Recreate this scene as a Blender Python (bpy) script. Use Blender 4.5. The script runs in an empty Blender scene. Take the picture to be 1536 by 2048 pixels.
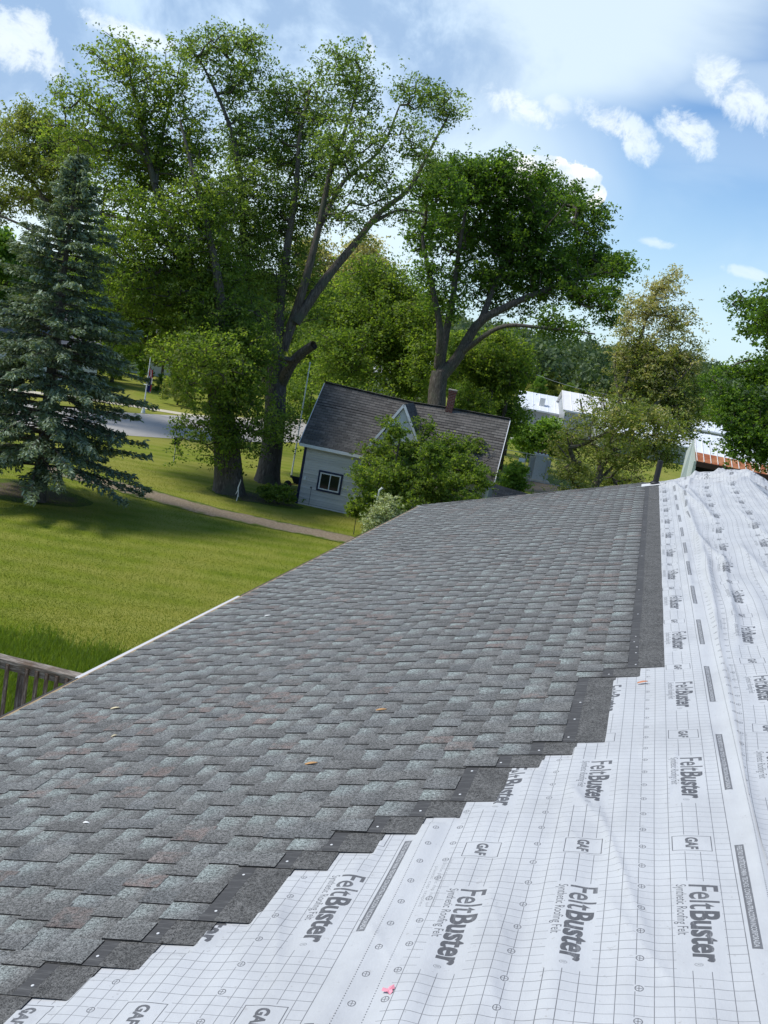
import bpy, bmesh, math, random
import numpy as np
from mathutils import Vector, Matrix

# ------------------------------------------------------------------ camera, sky, sun, exposure
S = bpy.context.scene
COL = S.collection
CAMZ = 8.4
YAW, PITCH, ROLL, TH = math.radians(14.1735), math.radians(10.3592), math.radians(10.5044), math.radians(18.2676)
F = 1900.0; DK_ = 1.2617

def cam_rows():
    f = np.array([-math.sin(YAW)*math.cos(PITCH), math.cos(YAW)*math.cos(PITCH), -math.sin(PITCH)])
    rt = np.array([math.cos(YAW), math.sin(YAW), 0.0]); up = np.cross(rt, f)
    r2 = rt*math.cos(ROLL)+up*math.sin(ROLL); u2 = -rt*math.sin(ROLL)+up*math.cos(ROLL)
    return r2, u2, f
RT, UP, FW = cam_rows()
CAM = np.array([0, 0, CAMZ])
cd = bpy.data.cameras.new('camera'); cam = bpy.data.objects.new('camera', cd); COL.objects.link(cam)
cam.matrix_world = Matrix(((RT[0], UP[0], -FW[0], 0), (RT[1], UP[1], -FW[1], 0), (RT[2], UP[2], -FW[2], CAMZ), (0, 0, 0, 1)))
cd.sensor_fit = 'VERTICAL'; cd.sensor_height = 36; cd.lens = F/2048*36; cd.clip_start = 0.05; cd.clip_end = 6000
S.camera = cam

def ray(u, v):                       # direction with forward component 1 of a point seen in the photograph
    return RT*(u-768)/F - UP*(v-1024)/F + FW
def P(u, v, dep):                    # dep counts in units of 1.26 m along the view axis
    return CAM + ray(u, v)*dep*DK_
def G(u, v, z=0.0):
    d = ray(u, v); return CAM + d*((z-CAMZ)/d[2])
def unit(v): v = np.array(v, float); return v/np.linalg.norm(v)

SUN_AZ, SUN_EL = math.radians(-104), math.radians(52)       # azimuth from +Y towards +X
sdir = Vector((math.sin(SUN_AZ)*math.cos(SUN_EL), math.cos(SUN_AZ)*math.cos(SUN_EL), math.sin(SUN_EL)))
W = bpy.data.worlds.new('World'); S.world = W; W.use_nodes = True

class NT:
    def __init__(s, tree): s.t = tree; s.n = tree.nodes; s.l = tree.links
    def new(s, typ, **kw):
        nd = s.n.new(typ)
        for k, v in kw.items():
            if k.startswith('_'): setattr(nd, k[1:], v)
        return nd
    def put(s, sock, v):
        if isinstance(v, bpy.types.NodeSocket): s.l.new(v, sock)
        elif isinstance(v, (tuple, list)) and len(v) == 3 and sock.type == 'RGBA': sock.default_value = (*v, 1)
        else: sock.default_value = v
    def math(s, op, a, b=None, c=None, clamp=False):
        nd = s.new('ShaderNodeMath', _operation=op, _use_clamp=clamp)
        s.put(nd.inputs[0], a)
        if b is not None: s.put(nd.inputs[1], b)
        if c is not None: s.put(nd.inputs[2], c)
        return nd.outputs[0]
    def mix(s, f, a, b, bt='MIX'):
        nd = s.new('ShaderNodeMix', _data_type='RGBA', _blend_type=bt)
        s.put(nd.inputs[0], f); s.put(nd.inputs[6], a); s.put(nd.inputs[7], b)
        return nd.outputs[2]
    def noise(s, vec, scale, detail=3, rough=0.5, dist=0.0, dim='3D'):
        nd = s.new('ShaderNodeTexNoise', _noise_dimensions=dim)
        if vec is not None: s.l.new(vec, nd.inputs['Vector'])
        nd.inputs['Scale'].default_value = scale; nd.inputs['Detail'].default_value = detail
        nd.inputs['Roughness'].default_value = rough; nd.inputs['Distortion'].default_value = dist
        return nd.outputs[0]
    def ramp(s, f, stops):
        nd = s.new('ShaderNodeValToRGB'); s.l.new(f, nd.inputs[0]); e = nd.color_ramp.elements
        while len(e) < len(stops): e.new(0.5)
        for k, (p, c) in enumerate(stops):
            e[k].position = p; e[k].color = (*c, 1) if isinstance(c, (tuple, list)) else (c, c, c, 1)
        return nd.outputs[0]
    def smooth(s, x, a, b):
        nd = s.new('ShaderNodeMapRange', _interpolation_type='SMOOTHSTEP')
        s.put(nd.inputs[0], x); s.put(nd.inputs[1], a); s.put(nd.inputs[2], b); s.put(nd.inputs[3], 0.0); s.put(nd.inputs[4], 1.0)
        return nd.outputs[0]
    def dot(s, a, b):
        nd = s.new('ShaderNodeVectorMath', _operation='DOT_PRODUCT'); s.put(nd.inputs[0], a); s.put(nd.inputs[1], tuple(float(x) for x in b)); return nd.outputs['Value']
    def mapping(s, v, scale=(1, 1, 1), rot=(0, 0, 0), loc=(0, 0, 0)):
        nd = s.new('ShaderNodeMapping'); s.l.new(v, nd.inputs[0]); nd.inputs['Scale'].default_value = scale; nd.inputs['Rotation'].default_value = rot; nd.inputs['Location'].default_value = loc
        return nd.outputs[0]

def build_sky():
    t = NT(W.node_tree); t.n.clear()
    sky = t.new('ShaderNodeTexSky', _sky_type='NISHITA', _sun_disc=False, _sun_elevation=SUN_EL, _sun_rotation=SUN_AZ, _altitude=200.0, _air_density=1.0, _dust_density=0.6, _ozone_density=2.0)
    co = t.new('ShaderNodeTexCoord').outputs['Generated']
    g = t.mix(1.0, sky.outputs[0], (0.80, 0.98, 1.13), 'MULTIPLY')
    sep = t.new('ShaderNodeSeparateXYZ'); t.l.new(co, sep.inputs[0]); el = sep.outputs[2]
    # pale air low in the sky
    low = t.math('MULTIPLY', t.math('SUBTRACT', 1.0, t.smooth(el, 0.0, 0.26)), 0.60)
    col = t.mix(low, g, (5.0, 6.4, 7.2))
    n1 = t.noise(co, 2.2, 5, 0.55, 0.4); n2 = t.noise(co, 9, 6, 0.62, 0.3)
    nb = t.noise(t.mapping(co, (1, 1, 1), loc=(3.1, 1.7, 0.4)), 26, 6, 0.68, 0.4)
    def local(u, v, rot, su, sv):
        c = unit(ray(u, v)); a = RT*math.cos(rot)-UP*math.sin(rot); a = unit(a-c*np.dot(a, c)); b = np.cross(c, a)
        x = t.math('MULTIPLY', t.dot(co, a), F/su); y = t.math('MULTIPLY', t.dot(co, b), F/sv)
        return x, y, t.math('GREATER_THAN', t.dot(co, c), 0.2)
    def blob(u, v, rot, su, sv, nz, amp, edge):
        x, y, f = local(u, v, math.radians(rot), su, sv)
        r = t.math('ADD', t.math('MULTIPLY', x, x), t.math('MULTIPLY', y, y))
        r = t.math('ADD', r, t.math('MULTIPLY', t.math('SUBTRACT', nz, 0.5), amp))
        return t.math('MULTIPLY', t.math('SUBTRACT', 1.0, t.smooth(r, 1.0-edge, 1.0+edge)), f)
    def mx(*a):
        o = a[0]
        for b in a[1:]: o = t.math('MAXIMUM', o, b)
        return o
    # thin high veil
    stretch = t.noise(t.mapping(co, (1.0, 1.0, 3.5), rot=(0.25, -0.12, 0.3)), 2.0, 5, 0.55, 0.6)
    veil = t.math('MULTIPLY', t.smooth(stretch, 0.45, 0.75), 0.22)
    veil = mx(veil, t.math('MULTIPLY', blob(1020, 40, -14, 470, 190, stretch, 2.2, 0.75), 0.78), t.math('MULTIPLY', blob(1500, 165, 4, 420, 34, stretch, 1.6, 0.9), 0.38),
              t.math('MULTIPLY', blob(1480, 300, 4, 300, 46, stretch, 1.6, 0.9), 0.18), t.math('MULTIPLY', blob(700, 330, 0, 420, 220, n1, 2.0, 0.8), 0.72), t.math('MULTIPLY', blob(120, 330, 10, 330, 170, n1, 2.0, 0.8), 0.75))
    col = t.mix(veil, col, (6.1, 7.1, 7.8))
    # slate blue cloud mass, upper left, with bright rims
    gm = mx(blob(330, 60, 6, 560, 190, n2, 1.7, 0.45), blob(120, 190, 20, 260, 120, n2, 1.8, 0.4))
    rim = mx(blob(560, 120, 0, 310, 130, n2, 2.0, 0.12))
    col = t.mix(t.math('MULTIPLY', rim, 0.35), col, (6.4, 7.3, 8.0))
    gcol = t.ramp(n2, [(0.3, (3.3, 4.3, 5.9)), (0.55, (4.1, 5.2, 6.9)), (0.75, (6.0, 7.1, 8.1))])
    nd = t.n[-1]; 
    gc2 = t.mix(t.smooth(n2, 0.38, 0.66), (2.5, 3.7, 5.5), (4.7, 6.0, 7.5))
    col = t.mix(t.math('MULTIPLY', gm, 0.95), col, gc2)
    # bright puffs
    puffs = [(30, 85, 25, 95, 55), (60, 60, 60, 45, 45), (738, 92, 75, 34, 12), (270, 70, 20, 90, 22),
             (1050, 218, 22, 85, 26), (1108, 210, 30, 32, 20), (1240, 262, 32, 82, 32), (1375, 262, 40, 58, 32), (1470, 185, 42, 95, 38), (1500, 205, 20, 60, 26),
             (1415, 150, 65, 45, 15), (1310, 483, 12, 42, 11), (1490, 545, 14, 55, 12)]
    pm = None
    for (u, v, r, su, sv) in puffs:
        b = blob(u, v, r, su*0.72, sv*0.72, nb, 9.0, 1.1)
        if su*sv < 720: b = t.math('MULTIPLY', b, 0.6)
        pm = b if pm is None else t.math('MAXIMUM', pm, b)
    nc = t.noise(co, 30, 5, 0.55); cum = mx(blob(1090, 378, 16, 104, 60, nc, 3.2, 0.10), blob(1165, 385, 20, 46, 40, nc, 2.6, 0.10), blob(1080, 350, 0, 48, 34, nc, 2.6, 0.10))
    pc = t.mix(t.smooth(nb, 0.35, 0.7), (6.2, 7.0, 7.7), (7.8, 8.1, 8.2))
    col = t.mix(t.math('MULTIPLY', pm, 0.82), col, pc)
    col = t.mix(cum, col, t.mix(t.smooth(t.noise(co, 34, 5, 0.6), 0.40, 0.58), (5.3, 6.2, 7.1), (7.4, 7.5, 7.6)))
    bg = t.new('ShaderNodeBackground'); t.l.new(col, bg.inputs[0]); bg.inputs[1].default_value = 0.105
    o = t.new('ShaderNodeOutputWorld'); t.l.new(bg.outputs[0], o.inputs[0])
build_sky()
sl = bpy.data.lights.new('sun', 'SUN'); sl.energy = 3.0; sl.angle = math.radians(12); sl.color = (1.0, 0.95, 0.87)
so = bpy.data.objects.new('sun', sl); COL.objects.link(so); so.rotation_euler = sdir.to_track_quat('Z', 'Y').to_euler()
S.view_settings.view_transform = 'Standard'; S.view_settings.look = 'None'; S.view_settings.exposure = 0.5; S.view_settings.gamma = 1.0
S.view_settings.use_curve_mapping = False
S.render.engine = 'CYCLES'; S.cycles.max_bounces = 8; S.cycles.diffuse_bounces = 5; S.cycles.transparent_max_bounces = 6

# ------------------------------------------------------------------ helpers
rnd = random.Random(7)
def tag(o, label=None, cat=None, group=None, kind=None):
    if label: o['label'] = label
    if cat: o['category'] = cat
    if group: o['group'] = group
    if kind: o['kind'] = kind
    return o
def empty(name, loc=(0, 0, 0), rz=0.0, parent=None):
    o = bpy.data.objects.new(name, None); COL.objects.link(o); o.location = loc; o.rotation_euler = (0, 0, rz); o.empty_display_size = 0.2
    if parent: o.parent = parent
    return o
def link(name, me, mats, parent=None, loc=None, rot=None):
    o = bpy.data.objects.new(name, me); COL.objects.link(o)
    for m in (mats if isinstance(mats, (list, tuple)) else [mats]):
        if len(me.materials) < len(mats if isinstance(mats, (list, tuple)) else [mats]): me.materials.append(m)
    if parent: o.parent = parent
    if loc is not None: o.location = loc
    if rot is not None: o.rotation_euler = rot
    return o
def mesh_np(name, V, quads, attrs=None, smooth=False, mat_idx=None):
    V = np.asarray(V, np.float32); Q = np.asarray(quads, np.int32); k = Q.shape[1]
    me = bpy.data.meshes.new(name); me.vertices.add(len(V)); me.vertices.foreach_set('co', V.ravel())
    me.loops.add(Q.size); me.loops.foreach_set('vertex_index', Q.ravel()); me.polygons.add(len(Q))
    me.polygons.foreach_set('loop_start', np.arange(0, Q.size, k, dtype=np.int32))
    if smooth: me.polygons.foreach_set('use_smooth', np.ones(len(Q), bool))
    if mat_idx is not None: me.polygons.foreach_set('material_index', np.asarray(mat_idx, np.int32))
    me.update(calc_edges=True)
    for nm, a in (attrs or {}).items():
        at = me.attributes.new(nm, 'FLOAT', 'POINT'); at.data.foreach_set('value', np.asarray(a, np.float32))
    return me
class MB:
    """collects boxes, prisms, tubes and quads for one mesh"""
    def __init__(s): s.v = []; s.f = []; s.m = []; s.cur = 0
    def add(s, vs, fs):
        b = len(s.v); s.v += [tuple(float(c) for c in v) for v in vs]; s.f += [tuple(b+i for i in f) for f in fs]; s.m += [s.cur]*len(fs)
    def box(s, x0, x1, y0, y1, z0, z1):
        s.add([(x0,y0,z0),(x1,y0,z0),(x1,y1,z0),(x0,y1,z0),(x0,y0,z1),(x1,y0,z1),(x1,y1,z1),(x0,y1,z1)],
              [(0,3,2,1),(4,5,6,7),(0,1,5,4),(1,2,6,5),(2,3,7,6),(3,0,4,7)])
    def beam(s, a, b, w, h, up=(0, 0, 1)):
        a = np.array(a, float); b = np.array(b, float); d = unit(b-a); sd = np.cross(d, up); sd = unit(sd); u = np.cross(sd, d)
        vs = [p+sd*i*w/2+u*j*h/2 for p in (a, b) for (i, j) in ((-1,-1),(1,-1),(1,1),(-1,1))]
        s.add(vs, [(0,1,2,3),(7,6,5,4),(0,4,5,1),(1,5,6,2),(2,6,7,3),(3,7,4,0)])
    def tube(s, pts, rads, n=10, cap=True):
        pts = [np.array(p, float) for p in pts]; b = len(s.v); ring = []
        up = np.array([0.13, 0.2, 1.0])
        for i, p in enumerate(pts):
            d = unit(pts[min(i+1, len(pts)-1)]-pts[max(i-1, 0)]); a = np.cross(d, up)
            if np.linalg.norm(a) < 1e-3: a = np.cross(d, (1, 0, 0))
            a = unit(a); c = np.cross(d, a); r = rads[i] if isinstance(rads, (list, tuple)) else rads
            ring += [p+(a*math.cos(t)+c*math.sin(t))*r for t in [2*math.pi*k/n for k in range(n)]]
        fs = [(i*n+k, i*n+(k+1) % n, (i+1)*n+(k+1) % n, (i+1)*n+k) for i in range(len(pts)-1) for k in range(n)]
        if cap: fs += [tuple(range(n))[::-1], tuple((len(pts)-1)*n+k for k in range(n))]
        s.add(ring, fs)
    def prism(s, poly, y0, y1):             # polygon in x,z extruded along y
        n = len(poly); s.add([(x, y0, z) for x, z in poly]+[(x, y1, z) for x, z in poly],
              [tuple(range(n)), tuple(range(n, 2*n))[::-1]]+[(k, n+k, n+(k+1) % n, (k+1) % n) for k in range(n)])
    def build(s, name, mats, parent=None, smooth=False, loc=None, rot=None):
        me = bpy.data.meshes.new(name); me.from_pydata(s.v, [], s.f)
        if any(s.m): me.polygons.foreach_set('material_index', s.m)
        if smooth: me.polygons.foreach_set('use_smooth', [True]*len(s.f))
        bm = bmesh.new(); bm.from_mesh(me); bmesh.ops.recalc_face_normals(bm, faces=bm.faces); bm.to_mesh(me); bm.free()
        return link(name, me, mats, parent, loc, rot)

def material(name, fn, rough=0.8, spec=0.3, metal=0.0):
    m = bpy.data.materials.new(name); m.use_nodes = True; t = NT(m.node_tree); bs = m.node_tree.nodes['Principled BSDF']
    bs.inputs['Roughness'].default_value = rough; bs.inputs['Specular IOR Level'].default_value = spec; bs.inputs['Metallic'].default_value = metal
    r = fn(t, bs)
    if r is not None: t.put(bs.inputs['Base Color'], r)
    return m
def bump(t, bs, h, dist=0.01, strength=1.0):
    b = t.new('ShaderNodeBump'); t.l.new(h, b.inputs['Height']); b.inputs['Distance'].default_value = dist; b.inputs['Strength'].default_value = strength
    t.l.new(b.outputs[0], bs.inputs['Normal'])
def ocoord(t): return t.new('ShaderNodeTexCoord').outputs['Object']
def gcoord(t): return t.new('ShaderNodeNewGeometry').outputs['Position']
def attr(t, n): return t.new('ShaderNodeAttribute', _attribute_name=n).outputs['Fac']
def orand(t): return t.new('ShaderNodeObjectInfo').outputs['Random']
def plain(name, c, rough=0.7, metal=0.0, var=0.12, scale=12, spec=0.3):
    def fn(t, bs):
        n = t.noise(ocoord(t), scale, 5, 0.6)
        bump(t, bs, n, 0.004, 0.5)
        return t.mix(n, tuple(x*(1-var*2) for x in c), tuple(min(1, x*(1+var*2)) for x in c))
    return material(name, fn, rough, spec, metal)

def leaf_material(name, stops, transl=0.3, rough=0.6):
    m = bpy.data.materials.new(name); m.use_nodes = True; t = NT(m.node_tree); t.n.clear()
    a = attr(t, 'tint'); n = t.noise(gcoord(t), 0.55, 3, 0.6)
    v = t.math('ADD', a, t.math('MULTIPLY', t.math('SUBTRACT', n, 0.5), 0.7), clamp=True)
    c = t.ramp(v, stops)
    d = t.new('ShaderNodeBsdfPrincipled'); t.l.new(c, d.inputs['Base Color']); d.inputs['Roughness'].default_value = rough; d.inputs['Specular IOR Level'].default_value = 0.35
    tr = t.new('ShaderNodeBsdfTranslucent'); t.l.new(t.mix(1.0, c, (1.9, 1.9, 0.8), 'MULTIPLY'), tr.inputs[0])
    mx = t.new('ShaderNodeMixShader'); mx.inputs[0].default_value = transl; t.l.new(d.outputs[0], mx.inputs[1]); t.l.new(tr.outputs[0], mx.inputs[2])
    o = t.new('ShaderNodeOutputMaterial'); t.l.new(mx.outputs[0], o.inputs[0]); return m

LEAF_A = leaf_material('maple_leaves', [(0.0, (0.062, 0.115, 0.018)), (0.5, (0.135, 0.205, 0.034)), (1.0, (0.240, 0.300, 0.065))], 0.54)
LEAF_B = leaf_material('silver_maple_leaves', [(0.0, (0.065, 0.115, 0.026)), (0.5, (0.135, 0.205, 0.050)), (1.0, (0.240, 0.305, 0.105))], 0.54)
LEAF_C = leaf_material('dark_maple_leaves', [(0.0, (0.042, 0.092, 0.014)), (0.5, (0.088, 0.165, 0.024)), (1.0, (0.165, 0.250, 0.045))], 0.52)
LEAF_D = leaf_material('olive_leaves', [(0.0, (0.090, 0.135, 0.024)), (0.45, (0.175, 0.225, 0.050)), (0.75, (0.27, 0.275, 0.105)), (1.0, (0.46, 0.42, 0.25))], 0.42)
LEAF_Y = leaf_material('yellow_green_leaves', [(0.0, (0.07, 0.11, 0.02)), (0.5, (0.155, 0.20, 0.045)), (1.0, (0.28, 0.30, 0.10))], 0.45)
LEAF_S = leaf_material('spruce_needles', [(0.0, (0.055, 0.084, 0.044)), (0.5, (0.130, 0.180, 0.108)), (1.0, (0.28, 0.35, 0.245))], 0.15, 0.6)
LEAF_V = leaf_material('pale_shrub_leaves', [(0.0, (0.078, 0.124, 0.031)), (0.5, (0.202, 0.248, 0.093)), (1.0, (0.512, 0.558, 0.341))], 0.25)
LEAF_L = leaf_material('bright_shrub_leaves', [(0.0, (0.054, 0.116, 0.019)), (0.5, (0.132, 0.232, 0.034)), (1.0, (0.232, 0.357, 0.062))], 0.45)
LEAF_F = leaf_material('far_leaves', [(0.0, (0.041, 0.074, 0.030)), (0.5, (0.078, 0.121, 0.047)), (1.0, (0.135, 0.182, 0.081))], 0.25)

def fn_bark(t, bs):
    co = ocoord(t); n = t.noise(t.mapping(co, (7, 7, 1.2)), 2.2, 6, 0.65, 0.6); n2 = t.noise(co, 1.1, 3)
    bump(t, bs, n, 0.05, 0.9)
    c = t.ramp(n, [(0.3, (0.036, 0.031, 0.026)), (0.55, (0.115, 0.100, 0.085)), (0.75, (0.22, 0.20, 0.175))])
    return t.mix(t.smooth(n2, 0.5, 0.7), c, (0.09, 0.095, 0.07))
BARK = material('bark', fn_bark, 0.9, 0.1)

# ------------------------------------------------------------------ trees
def leaf_mesh(name, C, size, rng, up=0.55, aspect=0.62, tint=None, dirs=None, dw=0.0, ntilt=1.0):
    N = len(C); n = rng.normal(size=(N, 3))*ntilt*0.6+np.array([0, 0, up])
    n /= np.linalg.norm(n, axis=1, keepdims=True)+1e-9
    t = rng.normal(size=(N, 3))
    if dirs is not None: t = t*(1-dw)+dirs*dw*2
    t -= n*(t*n).sum(1, keepdims=True); t /= np.linalg.norm(t, axis=1, keepdims=True)+1e-9
    b = np.cross(n, t); s = (size*(0.65+0.7*rng.random(N)))[:, None]
    fold = n*s*0.22
    V = np.empty((N, 4, 3)); V[:, 0] = C+t*s; V[:, 1] = C+b*s*aspect+fold; V[:, 2] = C-t*s; V[:, 3] = C-b*s*aspect+fold
    ti = np.clip(rng.normal(0.45, 0.2, N) if tint is None else tint+rng.normal(0, 0.16, N), 0, 1)
    return mesh_np(name, V.reshape(-1, 3), np.arange(4*N).reshape(N, 4), {'tint': np.repeat(ti, 4)})

def smooth_poly(pts, step):
    pts = np.array(pts, float); out = []
    ext = np.vstack([2*pts[0]-pts[1], pts, 2*pts[-1]-pts[-2]])
    for i in range(1, len(ext)-2):
        p0, p1, p2, p3 = ext[i-1:i+3]; n = max(2, int(np.linalg.norm(p2[:3]-p1[:3])/step))
        for k in range(n):
            t = k/n; out.append(0.5*((2*p1)+(-p0+p2)*t+(2*p0-5*p1+4*p2-p3)*t*t+(-p0+3*p1-3*p2+p3)*t**3))
    out.append(pts[-1]); return np.array(out)

def sweep(V, Q, path, rad, n, rng, ridge=0.0, flare=0.0):
    """tube with uneven ridged surface appended to lists"""
    b = sum(len(v) for v in V); m = len(path); d = np.gradient(path, axis=0); d /= np.linalg.norm(d, axis=1, keepdims=True)+1e-9
    a = np.cross(d, np.array([0.3, 1.0, 0.1])); a /= np.linalg.norm(a, axis=1, keepdims=True)+1e-9; c = np.cross(d, a)
    th = np.linspace(0, 2*np.pi, n, endpoint=False); ph = rng.random(4)*6.28
    dist = np.concatenate([[0], np.cumsum(np.linalg.norm(np.diff(path, axis=0), axis=1))])
    rr = rad[:, None]*(1+ridge*(np.sin(th*3+ph[0]+dist[:, None]*0.4)*0.5+np.sin(th*5+ph[1]-dist[:, None]*0.7)*0.35+rng.normal(0, 0.3, (m, n))*0.6))
    if flare: rr *= 1+flare*np.exp(-dist/0.45)[:, None]*(0.65+0.5*np.sin(th*5+ph[2]))
    ring = path[:, None]+a[:, None]*(np.cos(th)[None, :, None]*rr[..., None])+c[:, None]*(np.sin(th)[None, :, None]*rr[..., None])
    V.append(ring.reshape(-1, 3)); i = np.arange(m-1)[:, None]*n; k = np.arange(n)[None]; k2 = (k+1) % n
    Q.append((b+np.stack([i+k, i+k2, i+n+k2, i+n+k], -1)).reshape(-1, 4))

def skeleton(limbs, blobs, ntips, rng, tipr=0.012, sag=0.15):
    """limbs: list of (path Nx3, r0, r1); blobs: (c, r3, weight). returns nodes, parent, radius, tips, blob index"""
    nodes = []; par = []
    for (path, r0, r1) in limbs:
        for k, p in enumerate(path): nodes.append(p); par.append(-1)
    nl = len(nodes)
    w = np.array([max(1e-3, b[2])*(b[1][0]*b[1][2])**0.95 for b in blobs]); w /= w.sum()
    ci = rng.choice(len(blobs), ntips, p=w); C = np.array([b[0] for b in blobs])[ci]; R = np.array([b[1] for b in blobs])[ci]
    u = rng.normal(size=(ntips, 3)); u /= np.linalg.norm(u, axis=1, keepdims=True); T = C+u*R*(rng.random((ntips, 1))**0.45)
    NA = np.array(nodes); d0 = np.sqrt(((T[:, None]-NA[None, ::3])**2).sum(-1)).min(1); order = np.argsort(d0)
    cap = nl+ntips*9; X = np.zeros((cap, 3)); X[:nl] = NA; PR = np.full(cap, -1); depth = np.zeros(cap); cnt = nl; tips = np.zeros(ntips, int)
    for ti in order:
        t = T[ti]; d = np.sqrt(((X[:cnt]-t)**2).sum(1)); dz = np.maximum(0, X[:cnt, 2]-t[2])
        j = int(np.argmin(d+0.55*dz+0.10*depth[:cnt])); L = d[j]; ns = int(min(7, max(1, round(L/0.45))))
        prev = j; p0 = X[j]; bend = rng.normal(0, 0.10*L, 3)+np.array([0, 0, -sag*L*0.4])
        for s in range(1, ns+1):
            f = s/ns; X[cnt] = p0*(1-f)+t*f+bend*(4*f*(1-f))*0.6+(rng.normal(0, 0.03, 3) if s < ns else 0); PR[cnt] = prev; depth[cnt] = depth[prev]+L/ns; prev = cnt; cnt += 1
        tips[ti] = prev
    X = X[:cnt]; PR = PR[:cnt]; num = np.zeros(cnt); num[tips] = 1
    for k in range(cnt-1, nl-1, -1): num[PR[k]] += num[k]
    return X, PR, tipr*np.maximum(num, 1)**0.46, tips, nl, ci

def branch_mesh(name, limbs, X, PR, RR, nl, rng, flare=0.6, extra=None):
    V = []; Q = []
    for k, (path, r0, r1) in enumerate(limbs):
        f = np.linspace(0, 1, len(path)); sweep(V, Q, path, r0+(r1-r0)*f**0.85, 16 if r0 > 0.12 else 8, rng, 0.07, flare if k == 0 else 0)
    e = np.arange(nl, len(X)); p1 = X[e]; p0 = X[PR[e]]; r1 = RR[e]; r0 = np.minimum(RR[PR[e]], r1*1.6)
    d = p1-p0; L = np.linalg.norm(d, axis=1, keepdims=True)+1e-9; d = d/L; a = np.cross(d, np.array([0.31, 0.11, 0.94])); a /= np.linalg.norm(a, axis=1, keepdims=True)+1e-9; c = np.cross(d, a)
    n = 4; th = np.linspace(0, 2*np.pi, n, endpoint=False)
    o = (a[:, None]*np.cos(th)[None, :, None]+c[:, None]*np.sin(th)[None, :, None])
    ring = np.concatenate([p0[:, None]+o*r0[:, None, None], (p1+d*r1[:, None]*0.3)[:, None]+o*r1[:, None, None]], 1)
    b = sum(len(v) for v in V); i = b+np.arange(len(e))[:, None]*2*n; k = np.arange(n)[None]; k2 = (k+1) % n
    V.append(ring.reshape(-1, 3)); Q.append(np.stack([i+k, i+k2, i+n+k2, i+n+k], -1).reshape(-1, 4))
    return mesh_np(name, np.vstack(V), np.vstack(Q), smooth=True)

def tree(name, label, cat, dep, limbs_px, blobs_px, ntips, lpt, lsize, mat, seed, spread=0.3, base=None, bright=0.0, sag=0.15, flare=0.6, dsc=0.85, group=None, droop=0.1, tipr=0.012, up=0.55):
    rng = np.random.default_rng(seed); sc = dep*DK_/F; limbs = []
    for k, (pts, w0, w1) in enumerate(limbs_px):
        pp = [P(u, v, dep+dd) for (u, v, dd) in pts]
        if k == 0:
            pp[0] = np.array(base if base is not None else (pp[0][0], pp[0][1], 0.0), float); pp.insert(0, pp[0]-np.array([0, 0, 0.35]))
        limbs.append((smooth_poly(pp, 0.3), w0*sc/2, w1*sc/2))
    blobs = []; tn = []
    for b in blobs_px:
        u, v, ru, rv = b[:4]; wt = b[4] if len(b) > 4 else 1.0; dd = b[5] if len(b) > 5 else rng.normal(0, 1)*0.12*dep*0.35; tn.append(b[6] if len(b) > 6 else 0.45)
        rm = (ru+rv)/2*sc*dsc
        blobs.append((P(u, v, dep+dd), np.array([ru*sc, rm*1.15, rv*sc]), wt))
    X, PR, RR, tips, nl, ci = skeleton(limbs, blobs, ntips, rng, tipr, sag)
    o0 = limbs[0][0][0].copy(); o0[2] = 0.0
    for k in range(len(limbs)): limbs[k] = (limbs[k][0]-o0, limbs[k][1], limbs[k][2])
    X = X-o0; root = empty(name, o0); tag(root, label, cat, group)
    link('trunk', branch_mesh('trunk', limbs, X, PR, RR, nl, rng, flare), BARK, root)
    tp = X[tips]; par = X[PR[tips]]; N = len(tips)*lpt; idx = np.repeat(np.arange(len(tips)), lpt)
    clump = 0.6+0.8*rng.random(len(tips)); f = rng.random((N, 1))**0.7
    C = tp[idx]*(f)+par[idx]*(1-f); NS = 6; sub = rng.normal(0, spread*1.05, (len(tips), NS, 3))*clump[:, None, None]; sub[..., 2] *= 0.7; sf = rng.random((len(tips), NS, 1))**0.6; si = rng.integers(0, NS, N)
    fr = sf[idx, si]; C = tp[idx]*fr+par[idx]*(1-fr); off = rng.normal(0, spread*0.36, (N, 3)); off[:, 2] = off[:, 2]*0.6-droop*np.abs(off[:, 0])
    C = C+sub[idx, si]+off; tint = np.array(tn)[ci][idx]+bright+rng.normal(0, 0.12, len(tips))[idx]+rng.normal(0, 0.12, (len(tips), NS))[idx, si]
    link('crown', leaf_mesh('crown', C, lsize, rng, tint=tint, up=up), mat, root)
    return root

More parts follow.
